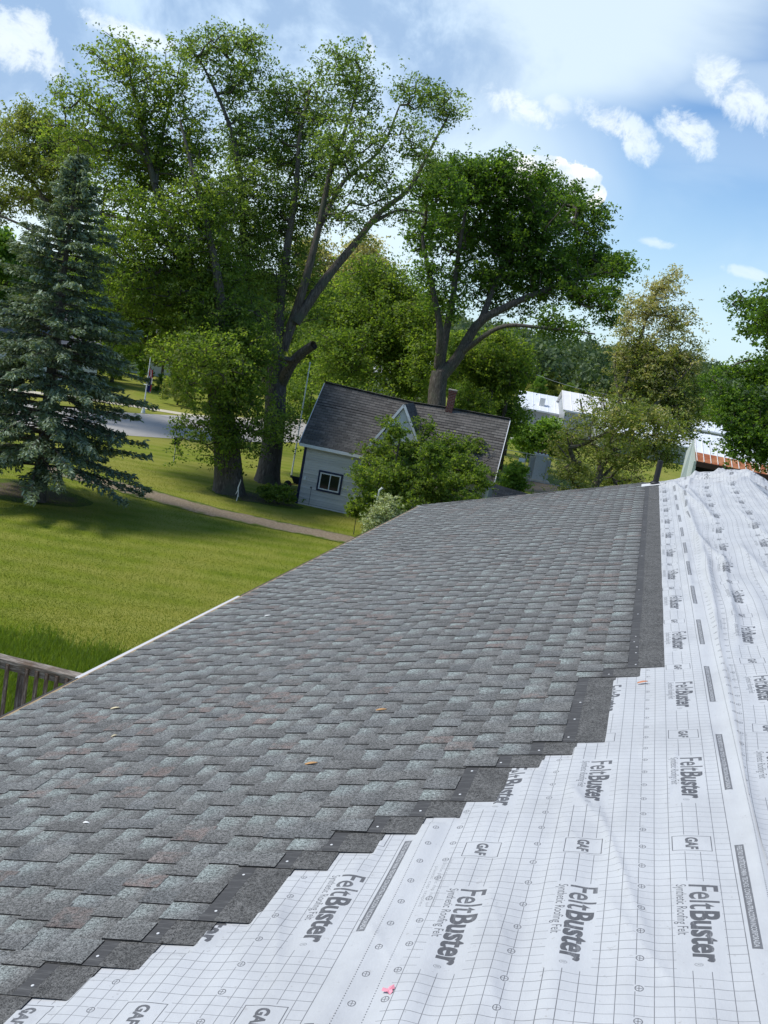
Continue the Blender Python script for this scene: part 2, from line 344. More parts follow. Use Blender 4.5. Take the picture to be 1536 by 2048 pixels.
def make_trees():
    # A: the broad maple left of the pair
    tree('maple_tree', 'tall leafy green maple with a thick flared trunk wrapped in low foliage, by the spruce', 'tree', 35.0,
         [([(457, 978, 0), (455, 900, 0), (440, 790, 0), (436, 705, 0)], 62, 40),
          ([(437, 712, 0), (410, 610, 0), (375, 520, 0.3), (325, 420, 0.5), (300, 330, 0.4), (272, 200, 0.2), (250, 110, 0)], 30, 4),
          ([(434, 715, 0), (440, 600, -0.6), (420, 480, -0.8), (390, 360, -0.8), (360, 240, -0.6)], 26, 4),
          ([(385, 545, 0.2), (300, 455, 1.2), (215, 430, 1.6), (120, 410, 1.8)], 14, 4),
          ([(310, 370, 0.4), (325, 270, 1.2), (345, 180, 1.4)], 12, 4),
          ([(300, 330, 0.4), (230, 250, -0.5), (150, 190, -0.8)], 11, 3)],
         [(245, 125, 78, 60, 0.9, 0.2, 0.6), (150, 195, 60, 45, 0.55, -0.5, 0.6), (325, 195, 75, 70, 0.9, 0.5, 0.55), (225, 255, 110, 75, 0.8), (125, 290, 60, 45, 0.4, 0, 0.6),
          (320, 330, 105, 85, 1.0), (215, 375, 95, 70, 0.8), (390, 290, 55, 85, 0.9, 0.5), (350, 520, 70, 50, 0.8, 1.0), (450, 560, 50, 60, 0.8, 0.8), (300, 470, 125, 90, 1.2), (400, 430, 75, 90, 1.2), (225, 560, 95, 80, 1.1),
          (330, 610, 115, 90, 1.3), (425, 570, 65, 90, 1.2), (240, 665, 85, 50, 1.0), (400, 715, 95, 55, 1.2), (455, 815, 72, 60, 0.95, -1.0, 0.3), (460, 890, 64, 50, 0.85, -1.2, 0.3), (470, 745, 60, 50, 1.0, -1.0, 0.35),
          (385, 870, 42, 55, 0.5, -1.0, 0.4), (515, 860, 46, 55, 0.6, -1.0, 0.35), (500, 765, 60, 50, 1.0, -1.0), (430, 655, 85, 60, 1.2, -0.6, 0.42), (505, 700, 60, 55, 1.0, -0.6, 0.5), (370, 770, 60, 35, 0.7, -0.5), (180, 480, 70, 60, 0.9), (100, 250, 40, 40, 0.4), (275, 300, 80, 70, 0.8), (350, 130, 30, 45, 0.4)],
         2300, 50, 0.068, LEAF_A, 11, 0.33, base=(*G(457, 985)[:2], 0.0), flare=0.5)
    # B: the tallest one with long grey limbs
    tree('silver_maple_tree', 'tallest tree, silver maple with long bare grey limbs fanning up and one cut stub', 'tree', 38.6,
         [([(535, 958, 0), (548, 860, 0), (552, 780, 0), (556, 715, 0)], 46, 40),
          ([(548, 760, 0), (520, 650, 0.2), (498, 590, 0.3), (488, 480, 0.3), (478, 340, 0), (455, 240, -0.2), (405, 130, -0.4), (375, 95, -0.5)], 26, 3),
          ([(556, 722, 0), (560, 610, 0), (575, 490, 0), (592, 380, 0.2), (600, 270, 0.3), (622, 170, 0.4)], 24, 4),
          ([(565, 700, 0), (600, 600, -0.4), (632, 480, -0.8), (662, 340, -1.0), (700, 230, -1.0), (722, 140, -1.0)], 22, 3),
          ([(590, 645, -0.3), (650, 560, -0.3), (712, 485, 0), (760, 425, 0.3), (820, 375, 0.5), (868, 285, 0.6), (902, 222, 0.6)], 22, 3),
          ([(745, 445, 0.2), (800, 420, 0.8), (850, 430, 1.2)], 9, 3),
          ([(560, 770, 0), (585, 725, -0.8), (612, 700, -1.3), (628, 690, -1.6)], 24, 17),
          ([(640, 450, -0.8), (690, 360, 0.6), (760, 300, 1.2), (800, 210, 1.4)], 12, 3)],
         [(385, 108, 40, 35, 0.8, -0.4, 0.55), (440, 80, 45, 32, 1.0, -0.4, 0.6), (510, 85, 28, 38, 1.0, 0.4, 0.6), (470, 160, 70, 50, 0.7), (555, 195, 70, 60, 0.8), (680, 135, 62, 42, 0.85, -1, 0.55),
          (625, 225, 85, 65, 0.8), (722, 195, 50, 50, 0.7, -1), (500, 280, 85, 75, 0.9), (600, 325, 95, 75, 0.9), (700, 295, 80, 70, 0.7), (835, 185, 52, 40, 0.7, 1, 0.55), (893, 212, 45, 38, 0.65, 0.6, 0.55),
          (825, 275, 65, 45, 0.65), (770, 365, 65, 45, 0.6), (855, 330, 38, 35, 0.6, 0.6), (480, 400, 85, 85, 1.1), (580, 440, 85, 75, 1.0), (500, 540, 85, 75, 1.2), (600, 560, 60, 65, 0.7),
          (470, 640, 70, 70, 1.2), (545, 650, 50, 50, 0.7, 1.5), (520, 470, 60, 60, 0.7, 1.0), (610, 630, 40, 50, 0.5, 1.8), (650, 400, 55, 50, 0.6), (710, 440, 50, 40, 0.45), (790, 425, 60, 25, 0.5, 1), (530, 770, 55, 45, 0.9), (560, 850, 50, 50, 0.6, -0.8, 0.55), (420, 470, 50, 80, 0.9)],
         2300, 44, 0.070, LEAF_B, 12, 0.36, base=(*G(535, 965)[:2], 0.0))
    # C: the dense dark maple behind the house
    tree('dense_maple_tree', 'dense dark green maple leaning right behind the grey house chimney', 'tree', 50.0,
         [([(855, 905, 0), (870, 830, 0), (874, 780, 0), (880, 745, 0)], 46, 34),
          ([(876, 770, 0), (888, 690, 0), (905, 600, 0.3), (918, 500, 0.3), (935, 400, 0), (945, 330, 0)], 20, 3),
          ([(884, 750, 0), (915, 715, 0), (955, 650, 0), (1000, 620, 0), (1090, 580, 0), (1200, 545, 0)], 26, 5),
          ([(876, 735, 0), (880, 660, -0.8), (862, 560, -1), (845, 470, -1), (860, 380, -1)], 18, 3),
          ([(960, 645, 0), (1000, 550, 0.5), (1060, 460, 0.6), (1120, 400, 0.6)], 14, 3),
          ([(920, 708, 0), (1000, 655, -1.5), (1080, 655, -2), (1190, 668, -2)], 12, 3)],
         [(930, 362, 88, 55, 1.1, 0, 0.4), (1015, 370, 85, 62, 1.2, 0, 0.4), (1105, 402, 75, 55, 1.2), (870, 372, 55, 48, 0.9), (1180, 445, 50, 50, 1.2), (858, 455, 52, 58, 0.8), (950, 450, 98, 65, 1.1),
          (1060, 475, 108, 75, 1.4), (1175, 520, 75, 45, 1.4), (1240, 535, 38, 28, 1.1), (858, 535, 32, 45, 0.6), (955, 545, 80, 55, 0.9), (1080, 555, 108, 50, 1.3), (1185, 590, 65, 35, 1.1),
          (900, 605, 50, 40, 0.5), (1010, 610, 70, 25, 0.5, 1.5), (1120, 650, 75, 25, 0.8, -1.5), (1215, 635, 40, 35, 0.9), (955, 335, 20, 25, 1), (1010, 325, 18, 22, 1), (1085, 350, 20, 20, 1), (1150, 385, 20, 20, 1)],
         2100, 50, 0.095, LEAF_C, 13, 0.40, base=(*(G(855, 930)[:2]), 0.0) if False else None, flare=0.4, tipr=0.016)
    # D: olive blossoming tree
    tree('blossoming_tree', 'olive green tree with tan blossom in its top, behind the far edge of the roof', 'tree', 40.0,
         [([(1168, 1042, 0), (1195, 960, 0), (1215, 880, 0), (1240, 800, 0), (1262, 730, 0), (1300, 620, 0), (1325, 560, 0)], 18, 3),
          ([(1200, 940, 0), (1235, 890, -0.5), (1290, 830, -0.8), (1350, 770, -0.8), (1385, 730, -0.8)], 10, 3),
          ([(1205, 920, 0), (1175, 860, 0.5), (1160, 800, 0.8)], 7, 3), ([(1240, 805, 0), (1230, 720, 0.5), (1265, 620, 0.6)], 7, 2),
          ([(1190, 975, 0), (1225, 935, 0.6), (1300, 890, 0.8), (1380, 850, 1)], 8, 3), ([(1190, 970, 0), (1150, 930, -0.5), (1115, 890, -0.6)], 7, 2)],
         [(1335, 568, 38, 35, 0.7, 0, 0.95), (1288, 618, 45, 42, 0.7, 0, 0.95), (1350, 640, 48, 45, 0.75, 0, 0.9), (1275, 695, 60, 45, 0.8, 0, 0.75), (1365, 715, 50, 42, 0.8, 0, 0.75), (1300, 770, 80, 45, 1.0, 0, 0.5),
          (1385, 790, 35, 45, 0.9), (1205, 800, 40, 26, 0.35), (1170, 850, 45, 34, 0.45), (1275, 850, 90, 45, 0.9), (1370, 850, 42, 40, 0.8), (1135, 895, 38, 40, 0.9), (1225, 905, 80, 38, 1.0), (1320, 905, 60, 35, 0.9),
          (1310, 735, 80, 45, 1.0, 0, 0.6), (1335, 805, 75, 45, 1.0, 0, 0.55), (1250, 830, 60, 40, 0.5), (1150, 945, 40, 22, 1.0), (1230, 960, 80, 30, 1.0), (1160, 990, 60, 30, 0.8)],
         1700, 44, 0.062, LEAF_D, 14, 0.28, base=(*P(1168, 1042, 40)[:2], 0.0), tipr=0.010)
    # E: maple branches entering from the right edge
    tree('near_maple_tree', 'dark green maple at the right edge, leaves spread in layered sprays', 'tree', 22.0,
         [([(1700, 1290, 0), (1680, 1000, 0), (1660, 800, 0), (1640, 640, 0)], 40, 10),
          ([(1668, 860, 0), (1590, 770, 0), (1500, 720, 0), (1450, 745, 0)], 12, 2), ([(1665, 820, 0), (1580, 680, 0.5), (1500, 610, 0.5), (1475, 580, 0.5)], 12, 2),
          ([(1675, 930, 0), (1580, 860, -0.3), (1490, 850, -0.4), (1440, 860, -0.4)], 12, 2)],
         [(1482, 605, 20, 24, 0.9, 0.5), (1515, 650, 34, 28, 1.0, 0.4), (1560, 620, 50, 50, 1), (1475, 745, 32, 18, 1.0, 0), (1530, 745, 40, 30, 1.2, 0), (1590, 720, 60, 60, 1.2), (1455, 795, 24, 22, 0.9, -0.3),
          (1500, 810, 50, 32, 1.2, 0), (1485, 865, 38, 28, 0.9, -0.4), (1545, 870, 50, 45, 1.2, -0.3), (1610, 850, 70, 70, 1.2), (1530, 905, 40, 30, 1.0, -0.4), (1450, 835, 30, 28, 0.9, -0.4), (1470, 900, 26, 14, 0.6, -0.4), (1650, 620, 70, 70, 1), (1720, 760, 80, 90, 1), (1420, 760, 12, 10, 0.6, 0)],
         1200, 44, 0.050, LEAF_C, 15, 0.20, base=(*P(1700, 1290, 22)[:2], 0.0), tipr=0.008)
    # left yellow green tree behind the spruce
    tree('yellow_green_tree', 'yellow-green open tree behind the blue spruce at the left edge', 'tree', 46.0,
         [([(95, 830, 0), (110, 700, 0), (125, 560, 0), (120, 450, 0)], 26, 14), ([(122, 480, 0), (90, 400, 0), (40, 330, 0), (0, 260, 0)], 10, 3), ([(122, 470, 0), (150, 380, 0.5), (140, 280, 0.5)], 10, 3), ([(118, 520, 0), (60, 460, 0), (-30, 420, 0)], 8, 3)],
         [(60, 250, 70, 42, 0.8, 0, 0.65), (20, 310, 60, 42, 0.8), (120, 300, 75, 60, 0.8), (60, 400, 80, 32, 0.8), (130, 410, 60, 50, 0.9), (-40, 280, 60, 60, 0.8), (170, 300, 50, 60, 0.7), (-30, 400, 60, 50, 0.8), (90, 340, 60, 40, 0.7)],
         1000, 44, 0.080, LEAF_Y, 16, 0.42, base=(*P(95, 830, 46)[:2], 0.0))
    tree('leafy_tree', 'mid green tree behind the grey house ridge, between the two big maples', 'tree', 56.0,
         [([(690, 850, 0), (705, 760, 0), (715, 680, 0), (740, 600, 0)], 16, 8), ([(705, 760, 0), (760, 700, 0), (810, 650, 0)], 8, 3)],
         [(745, 560, 60, 45, 0.9, 0, 0.5), (690, 610, 60, 55, 1), (800, 600, 70, 50, 1), (745, 650, 90, 60, 1.2), (840, 650, 45, 50, 0.9), (680, 700, 50, 50, 0.9), (790, 710, 60, 45, 1.1), (640, 640, 35, 60, 0.8), (730, 745, 50, 30, 0.7), (850, 610, 40, 30, 0.8), (660, 760, 40, 35, 0.9), (720, 790, 60, 25, 0.9), (800, 770, 60, 35, 1.0), (850, 720, 30, 45, 0.8)],
         1400, 52, 0.105, LEAF_A, 17, 0.60, base=(*P(690, 870, 56)[:2], 0.0), tipr=0.016)
    tree('tan_blossom_tree', 'tan blossoming tree top showing between the two tallest maples', 'tree', 76.0,
         [([(660, 800, 0), (680, 700, 0), (700, 600, 0), (715, 520, 0)], 12, 4)],
         [(725, 505, 40, 32, 1, 0, 1.0), (690, 550, 60, 40, 1, 0, 0.95), (755, 555, 30, 35, 1, 0, 0.9), (640, 580, 60, 50, 1, 0, 0.7), (700, 600, 60, 40, 1, 0, 0.8), (620, 500, 40, 40, 0.7, 0, 0.8)],
         700, 40, 0.15, LEAF_D, 18, 0.7, base=(*P(655, 830, 76)[:2], 0.0), tipr=0.02)
    tree('side_tree', 'leafy tree between the dense maple and the white metal sheds, right behind the house', 'tree', 57.0,
         [([(1000, 900, 0), (1012, 800, 0), (1022, 720, 0)], 14, 5)],
         [(1000, 745, 60, 50, 1), (960, 790, 40, 40, 1), (1030, 715, 30, 25, 0.7, 0, 0.6), (1000, 700, 45, 35, 0.9), (950, 720, 40, 35, 0.8), (1000, 830, 60, 35, 1), (950, 820, 30, 30, 0.9)],
         900, 40, 0.115, LEAF_A, 19, 0.50, base=(*P(998, 915, 57)[:2], 0.0), tipr=0.016)
    # small trees in front of the grey house
    tree('crabapple_tree', 'small bushy tree in front of the grey house, left one below the gable', 'tree', 32.3,
         [([(790, 1060, 0), (795, 1000, 0), (790, 940, 0), (800, 880, 0)], 8, 3), ([(794, 990, 0), (760, 950, 0), (740, 930, 0)], 5, 2), ([(792, 950, 0), (830, 900, 0.2), (850, 860, 0.2)], 5, 2)],
         [(785, 862, 30, 30, 0.8), (850, 858, 20, 35, 0.7), (770, 905, 50, 38, 1.1), (825, 905, 45, 38, 1), (745, 950, 42, 40, 1.1), (800, 960, 60, 45, 1.3), (740, 1000, 35, 35, 1), (800, 1010, 60, 30, 1.1), (720, 960, 20, 30, 0.7)],
         620, 46, 0.055, LEAF_A, 20, 0.16, base=(*P(790, 1075, 32.3)[:2], 0.0), tipr=0.008)
    tree('crabapple_tree', 'small bushy tree in front of the grey house, right one below the chimney', 'tree', 33.0,
         [([(905, 1020, 0), (915, 970, 0), (925, 920, 0)], 7, 3), ([(915, 965, 0), (960, 930, 0), (985, 915, 0)], 5, 2), ([(912, 975, 0), (880, 930, 0), (870, 900, 0)], 5, 2)],
         [(905, 895, 45, 28, 1.0), (950, 900, 38, 28, 1.0), (865, 920, 30, 35, 0.9), (980, 920, 18, 28, 0.7), (920, 940, 60, 35, 1.1), (880, 970, 50, 35, 1.1), (960, 965, 25, 30, 0.6), (930, 1000, 50, 20, 0.8), (870, 1000, 40, 22, 0.8), (1000, 950, 10, 20, 0.4)],
         560, 46, 0.055, LEAF_A, 21, 0.16, base=(*P(905, 1035, 33)[:2], 0.0), tipr=0.008, bright=-0.05)
    tree('pale_shrub', 'pale variegated shrub at the foot of the small trees by the roof edge', 'shrub', 30.0,
         [([(765, 1090, 0), (768, 1050, 0), (775, 1010, 0)], 4, 2)],
         [(775, 1015, 30, 26, 1, 0, 0.85), (745, 1045, 24, 20, 1, 0, 0.75), (790, 1045, 36, 26, 1, 0, 0.7), (760, 1070, 30, 20, 1, 0, 0.6)],
         230, 44, 0.042, LEAF_V, 22, 0.13, base=(*G(765, 1095)[:2], 0.0), tipr=0.006)
    tree('bright_shrub', 'bright green rounded shrub at the right end of the grey house', 'shrub', 41.0,
         [([(1035, 990, 0), (1030, 960, 0), (1025, 940, 0)], 4, 2)],
         [(1028, 945, 24, 24, 1, 0, 0.7), (1035, 970, 22, 20, 1, 0, 0.6), (1020, 960, 18, 20, 1)], 150, 50, 0.06, LEAF_L, 23, 0.16, base=(*G(1035, 1010)[:2], 0.0), tipr=0.006)
    tree('hedge_shrub', 'light green shrub with white blossom behind the transformer', 'shrub', 62.0,
         [([(1080, 930, 0), (1085, 900, 0), (1090, 870, 0)], 6, 2)],
         [(1050, 875, 30, 24, 1, 0, 0.6), (1090, 870, 38, 26, 1, 0, 0.7), (1120, 895, 30, 24, 1, 0, 0.5), (1060, 900, 30, 20, 1), (1100, 850, 25, 14, 1, 0, 0.7)], 300, 44, 0.11, LEAF_L, 24, 0.3, base=(*P(1080, 935, 62)[:2], 0.0))
    for (u, v, w, h, dep, s, lb) in [(560, 985, 44, 12, 34.6, 41, 'low ground plants between the second trunk and the house corner'),
                                      (715, 1015, 14, 10, 31.8, 42, 'low dark shrub at the foot of the house wall')]:
        tree('low_plant', lb, 'plant', dep, [([(u, v+h, 0), (u, v, 0)], 2, 1)], [(u, v, w, h, 1, 0, 0.5), (u-w*0.4, v+4, w*0.5, h*0.7, 1, 0, 0.4)], 90, 30, 0.07, LEAF_A, s, 0.12, base=(*P(u, v+h, dep)[:2], 0.0))

def spruce():
    rng = np.random.default_rng(31); dep = 28.2; b = np.array([*G(72, 1003)[:2], 0.0]); top = P(158, 292, dep); H = top[2]
    root = empty('blue_spruce', b); tag(root, 'blue spruce with drooping silvery branches standing on the lawn at left', 'tree')
    ax = np.array([0, 0, 1.0])*H; V = []; Q = []
    path = np.array([[0.04*math.sin(z*0.8), 0.03*math.cos(z), z] for z in np.linspace(0, H, 40)]); path[:, 0] += np.linspace(0, (top-b)[0], 40); path[:, 1] += np.linspace(0, (top-b)[1], 40)
    sweep(V, Q, path, np.interp(np.linspace(0, 1, 40), [0, .1, 1], [0.30, 0.24, 0.02]), 12, rng, 0.06, 0.35)
    C = []; D = []; Tn = []
    z = 1.35
    def axis(z): f = z/H; return np.array([(top-b)[0]*f, (top-b)[1]*f, z])
    prof = lambda f: np.interp(f, [0, 0.07, 0.14, 0.25, 0.4, 0.6, 0.8, 0.92, 1.0], [2.2, 3.3, 3.9, 3.8, 3.1, 2.25, 1.2, 0.6, 0.12])
    while z < H-0.15:
        f = z/H; nb = rng.integers(6, 9) if f < 0.8 else rng.integers(4, 6); a0 = rng.random()*6.28
        for k in range(nb):
            if rng.random() < 0.07: continue
            a = a0+k*6.283/nb+rng.normal(0, 0.2); L = prof(f)*(0.55+0.62*rng.random()**0.8); dr = (0.24*(1-f)+0.02)*(0.6+0.8*rng.random())
            h = np.array([math.cos(a), math.sin(a), 0]); sd = np.array([-h[1], h[0], 0]); n = max(4, int(L/0.22))
            t = np.linspace(0, 1, n); pth = axis(z)+h*(t*L)[:, None]+np.array([0, 0, 1.0])*((0.12*t-dr*1.3*t*t+0.30*dr*t**4)*L)[:, None]+sd*(rng.normal(0, 0.05)*L*t**2)[:, None]
            sweep(V, Q, pth, np.linspace(0.035*L/3+0.008, 0.005, n), 4, rng)
            for i in range(1, n):
                if t[i] < (0.32 if f < 0.75 else 0.1): continue
                w = (1.05-t[i])*0.62*min(1, L/2.4)+0.1
                m = int(26+22*(w/0.5)); side = rng.choice([-1, 1], m); q = rng.random(m)
                cc = pth[i]+sd*(side*q*w)[:, None]+h*(q*w*0.55+rng.normal(0, 0.05, m))[:, None]; cc[:, 2] -= q*w*0.38+rng.random(m)*0.14*(1-f*0.6)-0.03; cc += rng.normal(0, 0.03, (m, 3))
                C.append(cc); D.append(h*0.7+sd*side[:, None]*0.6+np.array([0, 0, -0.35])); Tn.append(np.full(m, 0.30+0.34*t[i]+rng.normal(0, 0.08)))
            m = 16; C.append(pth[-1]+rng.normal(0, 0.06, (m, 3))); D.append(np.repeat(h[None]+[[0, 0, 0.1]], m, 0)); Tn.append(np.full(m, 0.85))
        z += 0.17+0.10*rng.random()+0.08*(1-f)
    link('trunk', mesh_np('trunk', np.vstack(V), np.vstack(Q), smooth=True), BARK, root)
    # bare dead twigs low on the trunk
    C = np.vstack(C); D = np.vstack(D)
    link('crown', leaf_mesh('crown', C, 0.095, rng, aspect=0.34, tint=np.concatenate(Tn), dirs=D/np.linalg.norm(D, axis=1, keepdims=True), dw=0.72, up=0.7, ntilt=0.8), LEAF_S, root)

def far_trees():
    """trees one can tell apart beyond the street and on the hill: three shared shapes"""
    protos = []
    for s, (mat, hh, ww) in enumerate([(LEAF_F, 1.0, 0.36), (LEAF_F, 1.0, 0.28), (LEAF_C, 1.0, 0.20), (LEAF_A, 1.0, 0.55)]):
        rng = np.random.default_rng(60+s); nb = 34; C = []; T = []
        for k in range(nb):
            h = 0.22+0.72*rng.random(); f = math.sin(min(1, (1.04-h)/0.62)*math.pi/2) if s < 2 else (1.0-h)*1.2+0.1
            if s == 3: h = 0.05+0.85*rng.random(); f = math.sqrt(max(0.05, 1-h*h*0.9))
            a = rng.random()*6.28; r = ww*f*math.sqrt(rng.random())*0.85; c = np.array([math.cos(a)*r, math.sin(a)*r, h]); br = 0.075+0.05*rng.random()
            m = 210; u = rng.normal(size=(m, 3)); u /= np.linalg.norm(u, axis=1, keepdims=True); C.append(c+u*br*(rng.random((m, 1))**0.4)*np.array([1.15, 1.15, 0.85])); T.append(np.full(m, 0.45+rng.normal(0, 0.16)))
        crown = leaf_mesh('crown', np.vstack(C), 0.017, rng, tint=np.concatenate(T)); 
        mb = MB(); mb.tube([(0, 0, 0), (0.005, 0, 0.3), (0, 0.005, 0.7)], [0.02, 0.014, 0.004], 7)
        for k in range(5):
            a = k*1.3; mb.tube([(0, 0, 0.28+k*0.07), (math.cos(a)*ww*0.5, math.sin(a)*ww*0.5, 0.5+k*0.08)], [0.009, 0.003], 5, False)
        me = bpy.data.meshes.new('trunk'); me.from_pydata(mb.v, [], mb.f); protos.append((crown, me, mat))
    def put(u, vtop, dep, wsc, kind, label, cat='tree', group=None, mat=None, zb=0.0):
        crown, tr, m0 = protos[kind]; top = P(u, vtop, dep); H = top[2]-zb
        r = empty('far_tree', (top[0], top[1], zb), rnd.random()*6.28); tag(r, label, cat, group)
        c = link('crown', crown, m0, r); t = link('trunk', tr, BARK, r)
        if mat is not None:
            c2 = crown.copy(); c2.materials.clear(); c2.materials.append(mat); c.data = c2
        for o in (c, t): o.scale = (H*wsc, H*wsc, H)
    g = 'trees beyond the street at left'
    for (u, v, d, w, k, m, l) in [
        (15, 455, 62, 0.8, 0, LEAF_L, 'bright green round tree behind the spruce at the left edge of the picture'),
        (250, 560, 66, 1.0, 0, LEAF_A, 'dark tree beyond the street right behind the spruce tip'),
        (345, 600, 72, 1.0, 0, LEAF_Y, 'yellow-green tree beyond the street behind the flagpole'),
        (420, 560, 80, 1.1, 0, LEAF_A, 'tree beyond the street between the flagpole and the flared trunk'),
        (180, 520, 78, 1.1, 1, LEAF_C, 'dark tree beyond the street hidden mostly by the spruce'),
        (90, 500, 82, 1.1, 0, LEAF_A, 'green tree beyond the street seen through the left of the spruce'),
        (610, 600, 92, 0.9, 0, LEAF_Y, 'yellow-green tree seen between the cut stub and the house ridge'),
        (520, 540, 95, 1.1, 0, LEAF_A, 'green tree seen behind the trunks of the two maples'),
        (850, 640, 98, 0.9, 0, LEAF_Y, 'yellow-green tree left of the dense maple trunk, behind the ridge'),
        (930, 660, 90, 1.0, 0, LEAF_A, 'green tree right of the dense maple trunk, above the chimney'),
        (780, 600, 110, 1.0, 1, LEAF_F, 'grey-green tree far behind the house gable'),
        (210, 545, 64, 0.62, 3, LEAF_A, 'tall leafy tree beyond the street just right of the spruce top'),
        (300, 610, 74, 0.62, 3, LEAF_C, 'dark tall tree beyond the street above the flagpole'),
        (430, 600, 84, 0.62, 3, LEAF_A, 'tall leafy tree beyond the street behind the flared trunk'),
        (640, 590, 82, 0.62, 3, LEAF_A, 'tall leafy tree behind the cut stub of the silver maple'),
        (880, 650, 84, 0.62, 3, LEAF_A, 'tall leafy tree behind the forked trunk of the dense maple'),
        (370, 700, 60, 0.8, 3, LEAF_Y, 'rounded yellow-green bush right of the flagpole beyond the street'),
        (320, 745, 66, 0.9, 3, LEAF_C, 'dark bush behind the flagpole foot beyond the street'),
        (230, 700, 70, 1.0, 3, LEAF_C, 'dark bush beyond the street between the spruce and the flagpole'),
        (640, 690, 64, 0.9, 3, LEAF_A, 'leafy bush behind the left end of the grey house ridge'),
        (690, 735, 72, 1.0, 3, LEAF_Y, 'yellow-green bush just above the left of the grey house ridge'),
        (600, 745, 78, 1.0, 3, LEAF_A, 'green bush beyond the street between the second trunk and the house'),
        (845, 735, 70, 0.8, 3, LEAF_Y, 'yellow-green bush above the house ridge, left of the dense maple trunk'),
        (470, 690, 74, 1.0, 3, LEAF_A, 'green bush beyond the street behind the two maple trunks'),
        (960, 735, 66, 0.9, 3, LEAF_A, 'green bush behind the chimney, right of the dense maple trunk'),
        (-60, 470, 60, 1.0, 0, LEAF_A, 'tree just past the left edge of the picture')]:
        put(u, v, d, w, k, l, group=g, mat=m)
    # hill trees, seen right of the dense maple
    def hz(u, v, d): return max(0.0, (P(u, v, d)[2]))
    names = [(1075, 700, 230, 0, None, 'round green tree on the hillside just right of the dense maple'), (1110, 690, 300, 2, None, 'dark pointed conifer high on the hill by the dense maple'),
             (1135, 700, 260, 0, LEAF_C, 'dark round tree on the hill above the white shed'), (1160, 712, 220, 1, None, 'grey-green tree on the hill above the white shed'),
             (1190, 700, 330, 2, None, 'dark conifer on the skyline of the hill'), (1205, 728, 210, 0, LEAF_L, 'bright green tree on the hill right of the tall shed roof'),
             (1230, 712, 300, 0, None, 'tree on the hill behind the olive tree, left side'), (1175, 755, 170, 0, LEAF_L, 'light green tree at the foot of the hill behind the sheds'),
             (1110, 745, 165, 0, LEAF_Y, 'yellow-green tree right behind the low white shed'), (1085, 752, 150, 0, LEAF_L, 'light green tree behind the left end of the white shed'),
             (1140, 765, 150, 0, LEAF_A, 'green tree behind the middle of the white sheds'), (1225, 750, 180, 0, LEAF_F, 'grey-green tree behind the sheds, left of the olive tree'),
             (1260, 735, 240, 0, None, 'hill tree partly behind the olive tree'), (1300, 740, 230, 1, None, 'hill tree seen through the olive tree'),
             (1340, 745, 240, 0, LEAF_C, 'dark hill tree right of the olive tree top'), (1385, 752, 220, 0, LEAF_F, 'grey-green hill tree right of the olive tree'),
             (1420, 745, 260, 0, LEAF_C, 'dark hill tree left of the right edge maple'), (1400, 790, 150, 0, LEAF_A, 'green tree at the hill foot left of the right edge maple'),
             (1355, 800, 140, 0, LEAF_L, 'light green tree behind the long shed roof'), (1440, 800, 130, 0, LEAF_A, 'green tree behind the open metal shed')]
    for (u, v, d, k, m, l) in names:
        top = P(u, v, d); zb = max(0.0, min(top[2]-11, (math.hypot(top[0], top[1])-190)*0.044)); put(u, v, d, 1.0 if k < 2 else 0.9, k, l, group='trees on the hill behind the sheds', mat=m, zb=zb)
    # the unbroken wood behind everything: one mass
    rng = np.random.default_rng(77); C = []; T = []
    for k in range(1450):
        a = math.radians(rng.uniform(-52, 16)); r = rng.uniform(158, 530)
        hill = np.interp(math.degrees(a), [-62, -40, -25, -12, 22], [0, 0, 1, 1, 1])
        base = max(0, (r-190)*0.044)*hill; hh = rng.uniform(8, 14.5); c = np.array([math.sin(a)*r, math.cos(a)*r, base]); tn = 0.4+rng.normal(0, 0.16)
        if math.degrees(a) > -24 and r < 208: continue
        m = 170; u = rng.normal(size=(m, 3)); u /= np.linalg.norm(u, axis=1, keepdims=True); u[:, 2] = np.abs(u[:, 2])*1.0-0.15
        C.append(c+np.array([0, 0, hh*0.45])+u*np.array([4.2, 4.2, hh*0.55])*(0.75+0.3*rng.random((m, 1)))); T.append(np.full(m, tn))
    tag(link('distant_wood', leaf_mesh('distant_wood', np.vstack(C), 0.62, rng, tint=np.concatenate(T), up=0.35), LEAF_F), 'dense green woodland covering the hill and the skyline', 'woods', kind='stuff')

# ------------------------------------------------------------------ ground, street, paths
def fn_lawn(t, bs):
    co = gcoord(t); big = t.noise(co, 0.16, 4, 0.6); mid = t.noise(co, 1.1, 5, 0.65); fine = t.noise(t.mapping(co, (1, 1, 1)), 16, 6, 0.75); ff = t.noise(co, 55, 4, 0.8)
    w = t.new('ShaderNodeTexWave', _wave_type='BANDS', _bands_direction='Y'); t.l.new(t.mapping(co, rot=(0, 0, math.radians(-22))), w.inputs[0]); w.inputs['Scale'].default_value = 0.26; w.inputs['Distortion'].default_value = 3.0; w.inputs['Detail'].default_value = 2; w.inputs['Detail Scale'].default_value = 0.5
    c = t.ramp(mid, [(0.25, (0.100, 0.142, 0.012)), (0.55, (0.155, 0.195, 0.016)), (0.8, (0.215, 0.235, 0.030))])
    c = t.mix(t.smooth(big, 0.42, 0.62), c, (0.225, 0.225, 0.040))
    c = t.mix(t.math('MULTIPLY', w.outputs['Fac'], 0.42), c, (0.255, 0.255, 0.060))
    c = t.mix(t.math('MULTIPLY', t.smooth(fine, 0.45, 0.75), 0.28), c, (0.045, 0.075, 0.008))
    c = t.mix(t.math('MULTIPLY', t.smooth(ff, 0.55, 0.75), 0.35), c, (0.19, 0.20, 0.07))
    bump(t, bs, t.math('ADD', fine, t.math('MULTIPLY', mid, 1.5)), 0.04, 0.5)
    return c
